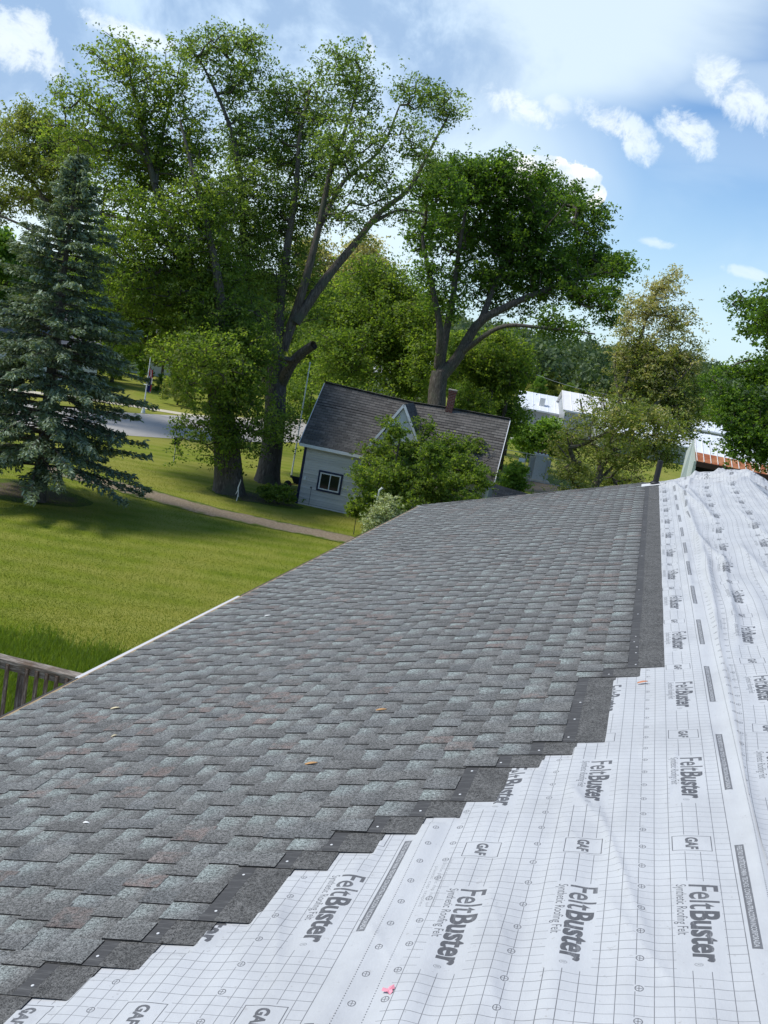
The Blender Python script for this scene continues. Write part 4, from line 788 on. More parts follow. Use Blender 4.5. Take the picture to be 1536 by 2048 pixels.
def own_roof():
    root = empty('shingled_house', (0, 0, 0)); tag(root, 'long low house whose half-shingled roof fills the foreground', 'house')
    WALL = plain('house_siding', (0.62, 0.63, 0.62), 0.8); PLY = plain('roof_sheathing', (0.30, 0.22, 0.13), 0.9)
    WHITE = plain('white_metal', (0.62, 0.62, 0.61), 0.45, var=0.04)
    mb = MB(); x1 = 2*RIDGE-EAVE
    mb.box(EAVE+0.45, x1-0.45, -6, GAB-0.3, 0, roofz(EAVE)+0.02); mb.prism([(EAVE+0.45, roofz(EAVE)+0.02), (x1-0.45, roofz(EAVE)+0.02), (RIDGE, roofz(RIDGE)-0.2)], -6, GAB-0.3); mb.build('wall', WALL, root)
    mb = MB(); z = -0.008
    mb.prism([(EAVE, roofz(EAVE)+z-0.16), (RIDGE, roofz(RIDGE)+z-0.16), (x1, roofz(x1)+z-0.16), (x1, roofz(x1)+z), (RIDGE, roofz(RIDGE)+z), (EAVE, roofz(EAVE)+z)], -6, GAB-0.02)
    roof = mb.build('roof', PLY, root)
    mb = MB(); mb.box(EAVE-0.034, EAVE-0.004, 5.66, 8.40, roofz(EAVE)-0.10, roofz(EAVE)-0.014)
    tag(mb.build('gutter', WHITE, root), 'white eaves gutter beside the lowest course')
    mb = MB(); mb.box(EAVE-0.012, EAVE+0.0, 8.41, GAB, roofz(EAVE)-0.1, roofz(EAVE)-0.006); mb.box(EAVE-0.012, EAVE+0.0, -6, 5.65, roofz(EAVE)-0.1, roofz(EAVE)-0.006); mb.build('drip_edge', plain('dull_edge', (0.07, 0.068, 0.064), 0.7), root)
    mb = MB(); mb.beam((EAVE, GAB+0.012, roofz(EAVE)-0.07), (RIDGE, GAB+0.012, roofz(RIDGE)-0.07), 0.02, 0.14); mb.build('rake_board', WHITE, root)
    # shingles: every piece a part, the farthest ones joined
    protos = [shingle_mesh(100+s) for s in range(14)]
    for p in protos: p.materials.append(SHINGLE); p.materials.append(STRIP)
    rng = random.Random(3); items = []
    for k in range(29):
        x = course_x(k); y = ENDS[k]
        while y < GAB-0.02:
            L = min(1.0, GAB+0.015-y)
            P_ = np.array([x, y+0.5, roofz(x)]); dp = np.dot(P_-CAM, FW); uu = np.dot(P_-CAM, RT)/dp*F+768; vv = 1024-np.dot(P_-CAM, UP)/dp*F if dp > 0.2 else 9999
            if L > 0.06: items.append((k, x, y, L, dp, (uu > -420 and vv < 2400 and dp > 0.3)))
            y += 1.0
    items.sort(key=lambda i: (not i[5], i[4])); single = [i for i in items if i[5]][:300]; rest = [i for i in items if i not in single]
    rotm = Matrix.Rotation(-TH, 4, 'Y')
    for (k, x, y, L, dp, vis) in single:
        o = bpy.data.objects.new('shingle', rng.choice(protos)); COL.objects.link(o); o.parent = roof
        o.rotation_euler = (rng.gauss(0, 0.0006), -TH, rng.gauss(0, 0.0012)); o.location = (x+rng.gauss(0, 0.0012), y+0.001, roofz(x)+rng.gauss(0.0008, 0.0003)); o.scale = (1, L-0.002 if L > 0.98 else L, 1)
    V = []; Q = []; B = []; Hh = []; MI = []; nb = 0
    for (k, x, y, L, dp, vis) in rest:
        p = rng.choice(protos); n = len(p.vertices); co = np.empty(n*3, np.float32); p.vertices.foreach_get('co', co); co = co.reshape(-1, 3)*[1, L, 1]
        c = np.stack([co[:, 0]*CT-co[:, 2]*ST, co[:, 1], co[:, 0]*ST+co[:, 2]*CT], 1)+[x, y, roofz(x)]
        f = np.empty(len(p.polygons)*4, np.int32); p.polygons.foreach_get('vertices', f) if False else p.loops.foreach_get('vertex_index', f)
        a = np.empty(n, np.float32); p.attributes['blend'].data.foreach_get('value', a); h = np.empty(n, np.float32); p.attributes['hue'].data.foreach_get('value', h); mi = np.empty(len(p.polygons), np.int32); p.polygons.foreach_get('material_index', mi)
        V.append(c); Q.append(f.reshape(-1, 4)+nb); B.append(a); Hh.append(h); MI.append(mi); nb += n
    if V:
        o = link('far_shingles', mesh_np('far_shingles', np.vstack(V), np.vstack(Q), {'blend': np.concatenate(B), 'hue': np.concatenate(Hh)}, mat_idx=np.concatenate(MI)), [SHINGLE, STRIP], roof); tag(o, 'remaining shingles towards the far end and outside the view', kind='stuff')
    # nails on the exposed strips
    nm = MB(); nm.tube([(0, 0, 0), (0, 0, 0.0025)], [0.0055, 0.0050], 8); proto = nm.build('nail', WHITE, root); proto.rotation_euler = (0, -TH, 0); first = True
    spots = []
    for k in range(0, 14):
        for dy in ([0.05] if (k and ENDS[k-1]-ENDS[k] < 0.2) else [0.06, 0.30, 0.55]):
            yy = ENDS[k]+dy
            if k == 0 or yy < ENDS[k-1]-0.01: spots.append((k, yy, 0.172))
    spots += [(0, 5.65, 0.175), (0, 5.9, 0.168), (0, 6.5, 0.172), (0, 7.3, 0.170), (0, 8.8, 0.172), (0, 10.3, 0.17), (0, 12.5, 0.17)]
    for (k, yy, s) in spots:
        s += rng.gauss(0, 0.006); x = course_x(k)+s*CT; o = proto if first else proto.copy()
        if not first: COL.objects.link(o)
        first = False; o.location = (x, yy, roofz(x)+0.0068)
    # underlayment sheets
    im = print_image(); FELT = material('printed_underlayment', fn_felt_factory(im), 0.55, 0.35)
    PW, PH = 1.066, 1.036
    def sheet(name, label, x0, x1, y0, y1, strip_x, yoff, dz, nx_step=0.011, edge_wob=0.0, skew=0.0):
        xs = np.arange(x0, x1+1e-6, nx_step); ys = [y0]
        while ys[-1] < y1: ys.append(ys[-1]+max(0.012, 0.0048*ys[-1]))
        ys[-1] = y1; ys = np.array(ys); X, Y = np.meshgrid(xs, ys); f = (X-x0)/(x1-x0)
        XO = X+(1-f)*edge_wob*(0.6*np.sin(Y*1.3+0.4)+0.4*np.sin(Y*3.1))
        hh = felt_height(XO, Y); edge_lift = np.exp(-((X-x0)/0.03)**2)*0.0
        Z = rz_np(XO)+(hh+dz)/CT; XO = XO-hh*ST*0.5*np.where(XO < RIDGE, 1, -1)
        n = len(xs); m = len(ys); i = np.arange(m-1)[:, None]*n+np.arange(n-1)[None]
        me = mesh_np(name, np.stack([XO, Y, Z], -1).reshape(-1, 3), np.stack([i, i+1, i+n+1, i+n], -1).reshape(-1, 4), smooth=True)
        u = ((X-strip_x+skew*(Y-2.5))/PW).ravel(); v = ((Y-yoff)/PH).ravel(); uvl = me.uv_layers.new(name='UVMap'); li = np.empty(len(me.loops), np.int32); me.loops.foreach_get('vertex_index', li)
        uvl.data.foreach_set('uv', np.stack([u[li], v[li]], 1).astype(np.float32).ravel())
        o = link(name, me, FELT, root); tag(o, label); return o
    sheet('underlayment_sheet', 'lowest white printed underlayment sheet along the stair-stepped shingle ends', -2.3, -0.345, 1.3, 4.6, -0.480, 2.885-0.40, 0.0, 0.010, 0.004)
    sheet('underlayment_sheet', 'middle white printed underlayment sheet with large lettering', -0.430, 0.70, 1.3, GAB-0.05, 0.586, 2.459, 0.0022, 0.010, 0.006)
    sheet('underlayment_sheet', 'upper white printed underlayment sheet running over the ridge', 0.665, RIDGE+1.0, 1.3, GAB-0.03, 1.54, 2.459+0.09, 0.0048, 0.013, 0.022, -0.022)
    # crumpled loose end at the far gable
    rg = np.random.default_rng(9); xs = np.linspace(0.42, 2.35, 150); vs = np.linspace(0, 1, 46); X, Vv = np.meshgrid(xs, vs)
    yc = 15.10+0.18*np.sin(X*2.6)+0.06*np.sin(X*9); amp = np.interp(X, [0.42, 0.7, 1.0, 1.3, 1.7, 2.1, 2.35], [0.015, 0.05, 0.085, 0.115, 0.10, 0.12, 0.08])
    yy = yc+(Vv-0.5)*0.80*np.interp(X, [0.42, 0.8, 2.3], [0.9, 1.0, 1.0]); prof = np.sin(np.pi*Vv)**0.6*(0.72+0.30*np.sin(Vv*13+X*3.1)+0.16*np.sin(Vv*29-X*7))
    hh = amp*prof+0.006*np.sin(X*40+Vv*6)*np.sin(np.pi*Vv); Z = rz_np(X)+0.012+hh; n = len(xs); i = np.arange(len(vs)-1)[:, None]*n+np.arange(n-1)[None]
    yy = np.minimum(yy, GAB+0.02+0*yy)
    me = mesh_np('loose_underlayment', np.stack([X, yy, Z], -1).reshape(-1, 3), np.stack([i, i+1, i+n+1, i+n], -1).reshape(-1, 4), smooth=True)
    uvl = me.uv_layers.new(name='UVMap'); li = np.empty(len(me.loops), np.int32); me.loops.foreach_get('vertex_index', li); uvl.data.foreach_set('uv', np.stack([(X.ravel()/PW)[li]+0.3, (yy.ravel()/PH*1.4)[li]], 1).astype(np.float32).ravel())
    tag(link('loose_underlayment', me, FELT), 'crumpled loose white underlayment heaped across the far end of the ridge', 'roofing felt')
    # vent pipe with flashing
    px_, py_ = 0.33, 15.25; pz = roofz(px_); BLK = plain('black_pipe', (0.022, 0.021, 0.022), 0.5, var=0.1)
    v = empty('vent_pipe', (px_, py_, pz), parent=root); tag(v, 'black plumbing vent pipe by the far edge')
    mb = MB(); mb.tube([(0, 0, -0.03), (0, 0, 0.385)], 0.044, 20, False); mb.tube([(0, 0, 0.385), (0, 0, 0.05)], 0.037, 20, True); mb.build('pipe', BLK, v, True)
    mb = MB(); mb.tube([(0, 0, 0.01), (0, 0, 0.035), (0, 0, 0.055)], [0.088, 0.075, 0.050], 20); mb.build('boot', BLK, v, True)
    mb = MB(); mb.box(-0.20, 0.16, -0.22, 0.14, 0.013, 0.016); mb.build('flashing', WHITE, v, rot=(0, -TH, 0))
    return root

def small_on_roof():
    PINK = plain('pink_petal', (0.75, 0.30, 0.36), 0.6, var=0.1); TAN = plain('dry_seed', (0.42, 0.24, 0.10), 0.8); PALE = plain('pale_wood_chip', (0.60, 0.52, 0.34), 0.8); ORG = plain('orange_leaf', (0.50, 0.20, 0.10), 0.8); WHT = plain('white_chip', (0.7, 0.7, 0.68), 0.6)
    def on_roof(u, v, lift=0.012):
        d = ray(u, v); t = -H0/(d[2]-d[0]*TT); p = CAM+d*t; p[2] += lift; return p
    me = []
    rg = random.Random(2)
    V = [(0, 0, 0.005)]; k = 11
    for j in range(k):
        a = j*6.283/k; r = 0.012*(1+0.35*math.sin(3*a)+rg.uniform(-0.15, 0.15)); V.append((math.cos(a)*r*1.25, math.sin(a)*r, 0.002+0.007*abs(math.sin(2*a))))
    m = bpy.data.meshes.new('petal'); m.from_pydata(V, [], [(0, 1+j, 1+(j+1) % k) for j in range(k)])
    tag(link('petal', m, PINK, loc=on_roof(777, 1988, 0.008), rot=(0, -TH, 0.6)), 'crumpled pink petal lying on the white underlayment near the bottom', 'petal')
    def seed(name, u, v, L, mat, rz, label, cat):
        n = 7; V = []; F_ = []
        for i in range(n):
            f = i/(n-1); w = L*0.20*math.sin(math.pi*min(1, f*0.9+0.08)); V += [(L*(f-0.5), -w, 0.002+0.006*math.sin(f*3)), (L*(f-0.5), 0, 0.006+0.006*math.sin(f*3)), (L*(f-0.5), w, 0.002+0.004*math.sin(f*3))]
        for i in range(n-1): F_ += [(3*i, 3*i+3, 3*i+4, 3*i+1), (3*i+1, 3*i+4, 3*i+5, 3*i+2)]
        m = bpy.data.meshes.new(name); m.from_pydata(V, [], F_); tag(link(name, m, mat, loc=on_roof(u, v), rot=(0, -TH, rz)), label, cat)
    seed('dry_leaf', 622, 1533, 0.060, TAN, 0.2, 'brown dry maple seed pair on the shingles, lower middle of the roof', 'seed')
    seed('dry_leaf', 762, 1425, 0.060, TAN, 0.1, 'brown dry leaf on the shingles above the middle of the stair-stepped edge', 'leaf')
    seed('dry_leaf', 1284, 1370, 0.055, ORG, 0.3, 'small orange dry leaf on white underlayment just below the top shingle end', 'leaf')
    seed('wood_chip', 230, 1421, 0.055, PALE, 0.3, 'pale wood splinter on the shingles near the eave, upper of two', 'splinter')
    seed('wood_chip', 228, 1477, 0.035, PALE, 0.6, 'short pale splinter on the shingles near the eave, lower of two', 'splinter')
    seed('wood_chip', 172, 1653, 0.035, WHT, -0.1, 'small white chip on the shingles at lower left', 'chip')
    seed('wood_chip', 535, 1235, 0.055, WHT, 0.2, 'tiny white chip on the shingles close to the gutter end', 'chip')
    # red handled tool lying in the folds at the right edge
    RED = plain('red_grip', (0.45, 0.02, 0.05), 0.45, var=0.05); BLK = plain('black_grip', (0.02, 0.02, 0.02), 0.6)
    c = CAM+ray(1512, 978)*(15.0/ray(1512, 978)[1]); tl = empty('hand_tool', c); tag(tl, 'red and black hand tool lying on the crumpled underlayment at the right edge', 'tool')
    mb = MB(); mb.tube([(-0.02, 0, 0.03), (0.10, 0.0, 0.045), (0.20, 0.02, 0.04)], [0.022, 0.028, 0.022], 10); mb.build('grip', RED, tl, True)
    mb = MB(); mb.tube([(-0.22, -0.02, 0.0), (-0.10, -0.01, 0.02), (-0.02, 0, 0.03)], [0.012, 0.018, 0.020], 10); mb.tube([(0.12, 0, 0.02), (0.22, -0.10, -0.05)], [0.018, 0.012], 8); mb.build('handle', BLK, tl, True)

# ------------------------------------------------------------------ the grey house
def grey_house():
    p0 = G(592, 1006); az = math.radians(5.2); root = empty('grey_house', (p0[0], p0[1], 0), az); tag(root, 'small grey clapboard house with dark shingle roof and front gable', 'house')
    L, Wd, he, hr = 8.72, 5.2, 3.13, 5.60; w = Wd/2
    SID = material('grey_clapboard', lambda t, bs: (bump(t, bs, t.noise(ocoord(t), 30, 4), 0.002, 0.4), t.mix(1.0, t.mix(t.noise(t.mapping(ocoord(t), (0.6, 1, 3)), 2.5, 6, 0.7), (0.54, 0.52, 0.50), (0.68, 0.655, 0.63)), t.mix(orand(t), (0.80, 0.80, 0.80), (1.12, 1.12, 1.12)), 'MULTIPLY'))[1], 0.75)
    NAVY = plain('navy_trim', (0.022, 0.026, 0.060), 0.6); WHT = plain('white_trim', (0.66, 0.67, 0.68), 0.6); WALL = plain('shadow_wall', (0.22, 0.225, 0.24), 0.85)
    GLS = material('window_glass', lambda t, bs: (0.012, 0.014, 0.016), 0.06, 0.6)
    def fn_rs(t, bs):
        co = ocoord(t); b = t.new('ShaderNodeTexBrick'); t.l.new(t.mapping(co, rot=(0, 0, 0)), b.inputs[0]); b.inputs['Scale'].default_value = 1.0; b.inputs['Brick Width'].default_value = 0.30; b.inputs['Row Height'].default_value = 0.125; b.inputs['Mortar Size'].default_value = 0.006
        b.inputs['Color1'].default_value = (0.085, 0.080, 0.074, 1); b.inputs['Color2'].default_value = (0.140, 0.132, 0.122, 1); b.inputs['Mortar'].default_value = (0.012, 0.012, 0.012, 1)
        n = t.noise(co, 30, 5, 0.8); m = t.noise(co, 1.2, 4, 0.6)
        c = t.mix(1.0, b.outputs[0], t.mix(n, (0.5, 0.5, 0.5), (1.5, 1.5, 1.5)), 'MULTIPLY'); bump(t, bs, n, 0.01, 0.6); return t.mix(t.math('MULTIPLY', t.smooth(m, 0.5, 0.7), 0.4), c, (0.140, 0.130, 0.120))
    RS = material('old_dark_shingles', fn_rs, 0.9, 0.15)
    mb = MB(); mb.box(0.02, L-0.02, 0.03, Wd-0.02, 0, he); mb.prism([(0.0, 0), (1, 0), (1, 0)], 0, 0) if False else None
    # gable prisms as wall
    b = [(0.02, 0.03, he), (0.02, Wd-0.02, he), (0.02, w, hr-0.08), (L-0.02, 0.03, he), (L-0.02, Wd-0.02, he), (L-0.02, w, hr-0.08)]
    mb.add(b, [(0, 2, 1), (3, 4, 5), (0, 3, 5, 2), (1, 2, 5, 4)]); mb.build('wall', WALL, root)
    # clapboards, each one a part
    n = 27; bh = he/n; bm = MB(); z1, z2 = bh*0.60, bh*0.66
    bm.add([(0, 0.03, 0), (L, 0.03, 0), (L, -0.026, 0), (0, -0.026, 0), (L, -0.026, z1), (0, -0.026, z1), (L, 0.012, z2), (0, 0.012, z2), (L, 0.012, bh), (0, 0.012, bh), (L, 0.03, bh), (0, 0.03, bh)],
        [(0, 3, 2, 1), (3, 5, 4, 2), (5, 7, 6, 4), (7, 9, 8, 6), (9, 11, 10, 8), (0, 11, 9, 7, 5, 3), (1, 2, 4, 6, 8, 10)])
    first = bm.build('clapboard', SID, root)
    for k in range(n):
        o = first if k == 0 else first.copy()
        if k: COL.objects.link(o)
        o.location = (0, 0, k*bh)
    bm = MB()
    bm.add([(0.028, 0, 0), (0.0, 0, 0.006), (0.010, 0, bh+0.008), (0.028, 0, bh+0.008), (0.028, Wd, 0), (0.0, Wd, 0.006), (0.010, Wd, bh+0.008), (0.028, Wd, bh+0.008)], [(0, 1, 2, 3), (7, 6, 5, 4), (0, 4, 5, 1), (1, 5, 6, 2), (2, 6, 7, 3), (3, 7, 4, 0)])
    # roof in three sagging spans
    mb = MB(); ox, oy = 0.22, 0.30; sl = (hr-he)/w; xs = [-ox, 1.6, 3.2, 4.3, 5.6, 7.2, L+ox]; rz = [hr+0.06, hr+0.0, hr-0.06, hr-0.09, hr-0.03, hr+0.0, hr+0.02]; th = 0.10
    for i in range(len(xs)-1):
        a, c = xs[i], xs[i+1]; za, zc = rz[i], rz[i+1]; ze = he-sl*oy+0.06
        mb.add([(a, -oy, ze), (c, -oy, ze), (c, w, zc), (a, w, za), (a, -oy, ze-th), (c, -oy, ze-th), (c, w, zc-th), (a, w, za-th)], [(0, 1, 2, 3), (7, 6, 5, 4), (0, 4, 5, 1)]+([(0, 3, 7, 4)] if i == 0 else [])+([(1, 5, 6, 2)] if i == len(xs)-2 else []))
        mb.add([(a, Wd+oy, ze), (c, Wd+oy, ze), (c, w, zc), (a, w, za), (a, Wd+oy, ze-th), (c, Wd+oy, ze-th), (c, w, zc-th), (a, w, za-th)], [(3, 2, 1, 0), (4, 5, 6, 7), (1, 5, 4, 0)]+([(4, 7, 3, 0)] if i == 0 else [])+([(2, 6, 5, 1)] if i == len(xs)-2 else []))
    roof = mb.build('roof', RS, root)
    # raised shingle courses on the front slope, joined
    mb = MB(); rows = 24; rg = random.Random(4)
    for r in range(rows):
        f0, f1 = r/rows, (r+1)/rows; y0, y1 = -oy-0.01+f0*(w+oy), -oy+f1*(w+oy)
        x = -ox
        while x < L+ox-0.01:
            e = min(L+ox, x+rg.uniform(0.25, 0.42)); zr0 = np.interp(x, xs, rz); zr1 = np.interp(e, xs, rz); ze = he-sl*oy+0.06; up_ = rg.uniform(0.014, 0.026)
            zz = lambda f, zr: ze+(zr-ze)*f
            mb.add([(x, y0, zz(f0, zr0)+up_), (e, y0, zz(f0, zr1)+up_), (e, y1, zz(f1, zr1)+0.004), (x, y1, zz(f1, zr0)+0.004), (x, y0, zz(f0, zr0)), (e, y0, zz(f0, zr1))], [(0, 1, 2, 3), (0, 4, 5, 1)]); x = e
    tag(mb.build('shingle_courses', RS, roof), kind='stuff')
    mb = MB()
    for i in range(len(xs)-1): mb.beam((xs[i], w, rz[i]+0.03), (xs[i+1], w, rz[i+1]+0.03), 0.20, 0.05)
    mb.build('ridge_cap', RS, roof)
    mb = MB(); ze = he-sl*oy+0.06; mb.box(-ox, L+ox, -oy-0.03, -oy-0.003, ze-0.16, ze-0.02); mb.build('fascia', WHT, root)
    mb = MB(); mb.beam((L+ox+0.02, -oy, ze-0.07), (L+ox+0.02, w, rz[-1]-0.07), 0.03, 0.15); mb.beam((-ox-0.02, -oy, ze-0.07), (-ox-0.02, w, rz[0]-0.07), 0.03, 0.15); mb.build('rake_board', WHT, root)
    mb = MB(); mb.box(-0.03, 0.09, -0.05, -0.028, 0, he); mb.box(-0.03, -0.002, -0.028, 0.12, 0, he); tag(mb.build('corner_board', NAVY, root), 'dark navy corner board')
    mb = MB(); mb.box(L-0.09, L+0.03, -0.05, -0.028, 0, he); mb.box(L+0.002, L+0.03, -0.028, 0.12, 0, he); mb.build('corner_board', WHT, root)
    # front cross gable
    gl, gp, gr = 2.84, 4.28, 5.80; gz = 5.56; zf = he+0.05; gy = -0.32
    mb = MB(); mb.add([(gl+0.12, gy+0.10, zf-0.2), (gr-0.12, gy+0.10, zf-0.2), (gp, gy+0.10, gz-0.16), (gl+0.12, 0.02, zf-0.2), (gr-0.12, 0.02, zf-0.2), (gp, 0.02, gz-0.16)], [(0, 1, 2), (0, 3, 4, 1)]); mb.build('gable_wall', SID, root)
    yb = (gz-ze)/sl*1.0-oy
    mb = MB()
    mb.add([(gl, gy, zf-0.12), (gp, gy, gz), (gp, yb, gz-0.02), (gl, -oy+0.02, zf-0.12), (gr, gy, zf-0.12), (gr, -oy+0.02, zf-0.12), (gl, gy, zf-0.22), (gp, gy, gz-0.10), (gr, gy, zf-0.22)],
           [(0, 1, 2, 3), (1, 4, 5, 2), (0, 6, 7, 1), (1, 7, 8, 4)]); mb.build('gable_roof', RS, root)
    mb = MB(); mb.beam((gl-0.02, gy-0.03, zf-0.15), (gp, gy-0.03, gz-0.05), 0.03, 0.17, (0, 1, 0)) if False else None
    for (a, c) in (((gl-0.03, gy-0.025, zf-0.18), (gp, gy-0.025, gz-0.04)), ((gp, gy-0.025, gz-0.04), (gr+0.03, gy-0.025, zf-0.18))):
        d = unit(np.array(c)-np.array(a)); up_ = np.cross(d, (0, 1, 0)); mb.beam(a, c, 0.03, 0.11, tuple(np.abs(up_)*[np.sign(-d[2])*0+1, 1, 1]) if False else (0, 0, 1))
    mb.build('gable_trim', WHT, root)
    # window
    wn = empty('window', (1.44, -0.03, 1.30), parent=root); hw, hh = 0.50, 0.40
    mb = MB(); mb.box(-hw-0.09, hw+0.09, -0.03, 0.01, hh, hh+0.09); mb.box(-hw-0.09, hw+0.09, -0.03, 0.01, -hh-0.09, -hh); mb.box(-hw-0.09, -hw, -0.03, 0.01, -hh, hh); mb.box(hw, hw+0.09, -0.03, 0.01, -hh, hh); tag(mb.build('casing', NAVY, wn), 'navy window casing')
    mb = MB(); e = 0.055; mb.box(-hw, hw, -0.045, 0.0, hh-e, hh); mb.box(-hw, hw, -0.045, 0.0, -hh, -hh+e); mb.box(-hw, -hw+e, -0.045, 0.0, -hh+e, hh-e); mb.box(hw-e, hw, -0.045, 0.0, -hh+e, hh-e); mb.box(-0.022, 0.022, -0.045, 0.0, -hh+e, hh-e); mb.build('sash', WHT, wn)
    for s in (-1, 1):
        mb = MB(); mb.box(min(s*0.022, s*(hw-e)), max(s*0.022, s*(hw-e)), -0.022, -0.016, -hh+e, hh-e); mb.build('pane', GLS, wn)
    # meter box, thin door seams, pipe
    mb = MB(); mb.box(0.16, 0.30, -0.07, 0.0, 1.18, 1.36); mb.build('meter_box', WHT, root)
    mb = MB(); mb.tube([(0.62, -0.02, 0.05), (0.62, -0.02, 0.86)], 0.012, 6); mb.box(0.56, 0.64, -0.05, -0.01, 0.84, 0.92); mb.build('pipe', plain('dark_pipe', (0.08, 0.08, 0.09), 0.6), root)
    mb = MB(); mb.box(0.0, L, -0.015, 0.03, -0.02, 0.09); mb.build('foundation', plain('foundation', (0.25, 0.25, 0.24), 0.9), root)
    # chimney
    BR = material('chimney_brick', lambda t, bs: (lambda b: (t.l.new(t.mapping(ocoord(t), rot=(math.pi/2, 0, 0)), b.inputs[0]), setattr(b.inputs['Scale'], 'default_value', 1.0), setattr(b.inputs['Brick Width'], 'default_value', 0.2), setattr(b.inputs['Row Height'], 'default_value', 0.075), setattr(b.inputs['Mortar Size'], 'default_value', 0.009), setattr(b.inputs['Color1'], 'default_value', (0.16, 0.045, 0.032, 1)), setattr(b.inputs['Color2'], 'default_value', (0.10, 0.035, 0.028, 1)), setattr(b.inputs['Mortar'], 'default_value', (0.20, 0.16, 0.14, 1)), b.outputs[0])[-1])(t.new('ShaderNodeTexBrick')), 0.9)
    ch = empty('chimney', (6.02, w-0.05, hr-0.35), parent=root)
    mb = MB(); rows = 16
    for r in range(rows):
        o = 0.006*(r % 2); s = 0.165+(0.02 if r >= rows-2 else 0); mb.box(-s-o, s+o, -s-o, s+o, r*0.075, r*0.075+0.070)
    mb.box(-0.155, 0.155, -0.155, 0.155, 0, rows*0.075-0.01); mb.build('brick_stack', BR, ch)
    mb = MB(); mb.box(-0.205, 0.205, -0.205, 0.205, rows*0.075, rows*0.075+0.05); mb.build('cap', plain('chimney_cap', (0.34, 0.31, 0.27), 0.9), ch)
    # side porch roof low at the right end
    mb = MB(); mb.add([(5.9, -1.5, 1.75), (8.2, -1.5, 1.75), (8.2, 0, 2.3), (5.9, 0, 2.3), (5.9, -1.5, 1.67), (8.2, -1.5, 1.67), (8.2, 0, 2.22), (5.9, 0, 2.22)], [(0, 1, 2, 3), (7, 6, 5, 4), (0, 4, 5, 1), (1, 5, 6, 2), (0, 3, 7, 4)]); mb.build('porch_roof', RS, root)
    mb = MB(); mb.box(5.9, 8.2, -1.53, -1.503, 1.62, 1.76); mb.build('porch_fascia', WHT, root)
    for x in (6.0, 8.1):
        mb = MB(); mb.box(x-0.05, x+0.05, -1.45, -1.35, 0, 1.68); mb.build('porch_post', WHT, root)
    # dark lean-to at far right
    q = P(1020, 985, 39.5); l = empty('lean_to', (q[0], q[1], 0), az); tag(l, 'low dark-roofed lean-to at the right end of the grey house', 'shed')
    mb = MB(); mb.add([(-1.4, -1.0, 0.9), (1.5, -1.0, 0.75), (1.3, 1.3, 1.55), (-1.4, 1.3, 1.75), (-1.4, -1.0, 0.82), (1.5, -1.0, 0.67), (1.3, 1.3, 1.47), (-1.4, 1.3, 1.67)], [(0, 1, 2, 3), (7, 6, 5, 4), (0, 4, 5, 1), (1, 5, 6, 2), (0, 3, 7, 4)]); mb.build('roof', RS, l)
    mb = MB(); mb.box(-1.3, 1.3, -0.85, 1.1, 0, 0.86); mb.build('wall', WALL, l)

